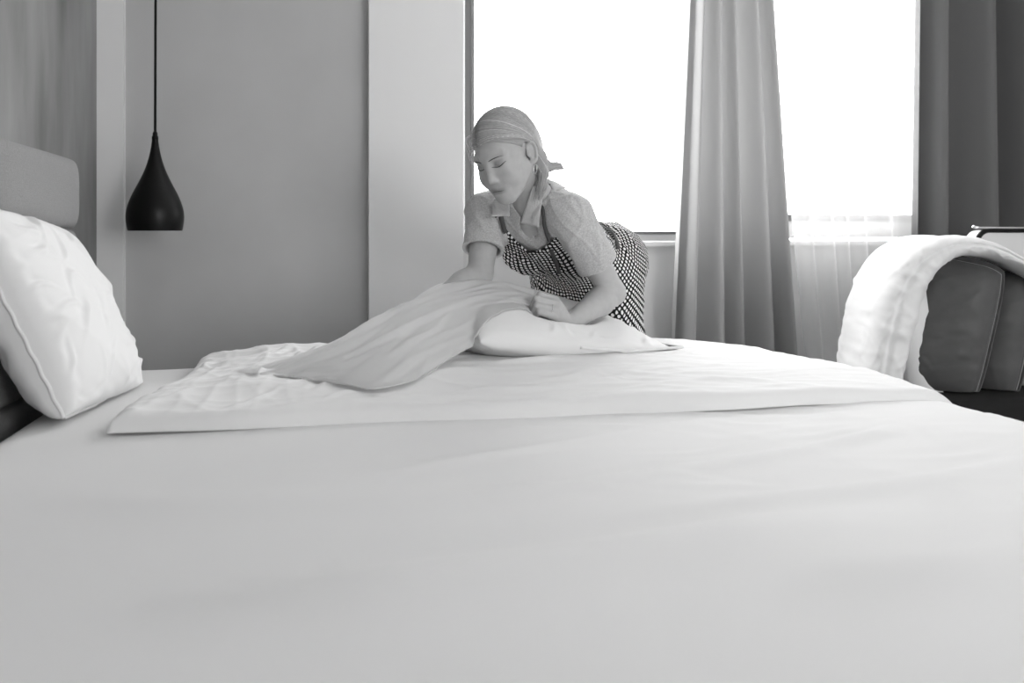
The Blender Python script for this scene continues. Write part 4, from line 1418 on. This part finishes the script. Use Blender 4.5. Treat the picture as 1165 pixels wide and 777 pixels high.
# pillowcase: far/top edge to near edge, from the hands to the free end
def W(px, py, w): return cam_pt(px, py, w)


rows = [
    # right end over the pillow        ...                                                    free end, lying on the duvet
    [W(606, 330, 2.50), W(560, 318.5, 2.46), W(521, 319.5, 2.38), W(485, 330, 2.30), W(440, 353, 2.24), W(385, 383, 2.18), W(322, 407, 2.12), W(262, 427.5, 2.055)],
    [W(612, 343, 2.41), W(566, 333, 2.36), W(520, 338, 2.29), W(480, 352, 2.20), W(436, 375, 2.12), W(384, 400, 2.06), W(325, 418, 2.03), W(272, 429, 2.035)],
    [W(608, 356, 2.355), W(566, 360, 2.29), W(520, 370, 2.19), W(478, 384, 2.09), W(438, 400, 2.01), W(390, 416, 1.96), W(345, 427, 1.955), W(300, 431, 2.0)],
    [W(606, 362, 2.34), W(570, 378, 2.27), W(530, 396, 2.13), W(492, 419, 1.99), W(452, 441, 1.86), W(425, 448.5, 1.815), W(392, 436, 1.87), W(340, 432, 1.94)],
]
Gp = patch(rows, 60, 120)
ii = np.linspace(0, 1, 60)[:, None]; jj = np.linspace(0, 1, 120)[None]
Nn = grid_normals(Gp)
if Nn[..., 2].mean() < 0: Nn = -Nn
P2g = np.stack([jj * 0.75 + 0 * ii, ii * 0.5 + 0 * jj], -1)
bumpw = 0.004 * waves(P2g, 20, 6, 6) + 0.004 * waves(P2g, 18, 13, 6, ridge=True, aniso=(0.5, 1.3))
bumpw = bumpw + creases(P2g[..., 0], P2g[..., 1], (0, 0.75, 0, 0.5), 26, 4, (0.12, 0.4), (0.008, 0.02), 0.007, 0.25, 0.9)
Gp = Gp + Nn * bumpw[..., None]
fl = Gp.reshape(-1, 3); pv_ = tick[:nt]                   # the case lies over the pillow, never inside it
d2 = ((fl[:, None, :2] - pv_[None, :, :2]) ** 2).sum(-1).astype(np.float32)
ni = d2.argmin(1); nd = np.sqrt(d2[np.arange(len(fl)), ni]); del d2
fl[:, 2] = np.where(nd < 0.014, np.maximum(fl[:, 2], pv_[ni, 2] + 0.005), fl[:, 2])
Gp = fl.reshape(Gp.shape)
e_ = np.pad(Gp[..., 2], 1, mode='edge')
Gp[1:-1, 1:-1, 2] = np.maximum(Gp[..., 2], 0.25 * (e_[:-2, 1:-1] + e_[2:, 1:-1] + e_[1:-1, :-2] + e_[1:-1, 2:]))[1:-1, 1:-1]
Gp[..., 2] = np.maximum(Gp[..., 2], DUVET_Z + 0.003)
# lower layer hangs below the upper one and rests on the duvet
sagd = 0.004 + 0.20 * sstep(0.30, 0.55, jj) * (1 - ii ** 3)
Gl = Gp.copy(); Gl[..., 2] -= sagd
Gl[..., 2] = np.maximum(Gl[..., 2], DUVET_Z + 0.0015)
pcs = thing('pillowcase', (Gp[..., 0].mean(), Gp[..., 1].mean(), DUVET_Z), 'thin white pillowcase trailing from the held pillow onto the duvet', 'pillowcase')
mesh_obj('upper_layer', Gp.reshape(-1, 3), grid_faces(60, 120), M['case'], pcs)
mesh_obj('lower_layer', Gl.reshape(-1, 3), grid_faces(60, 120), M['case'], pcs)
# hem along the open edge
hem = Gp[-1]
tv, tf = tube_data(hem, 0.0016, 6)
mesh_obj('hem', tv, tf, M['case'], pcs)
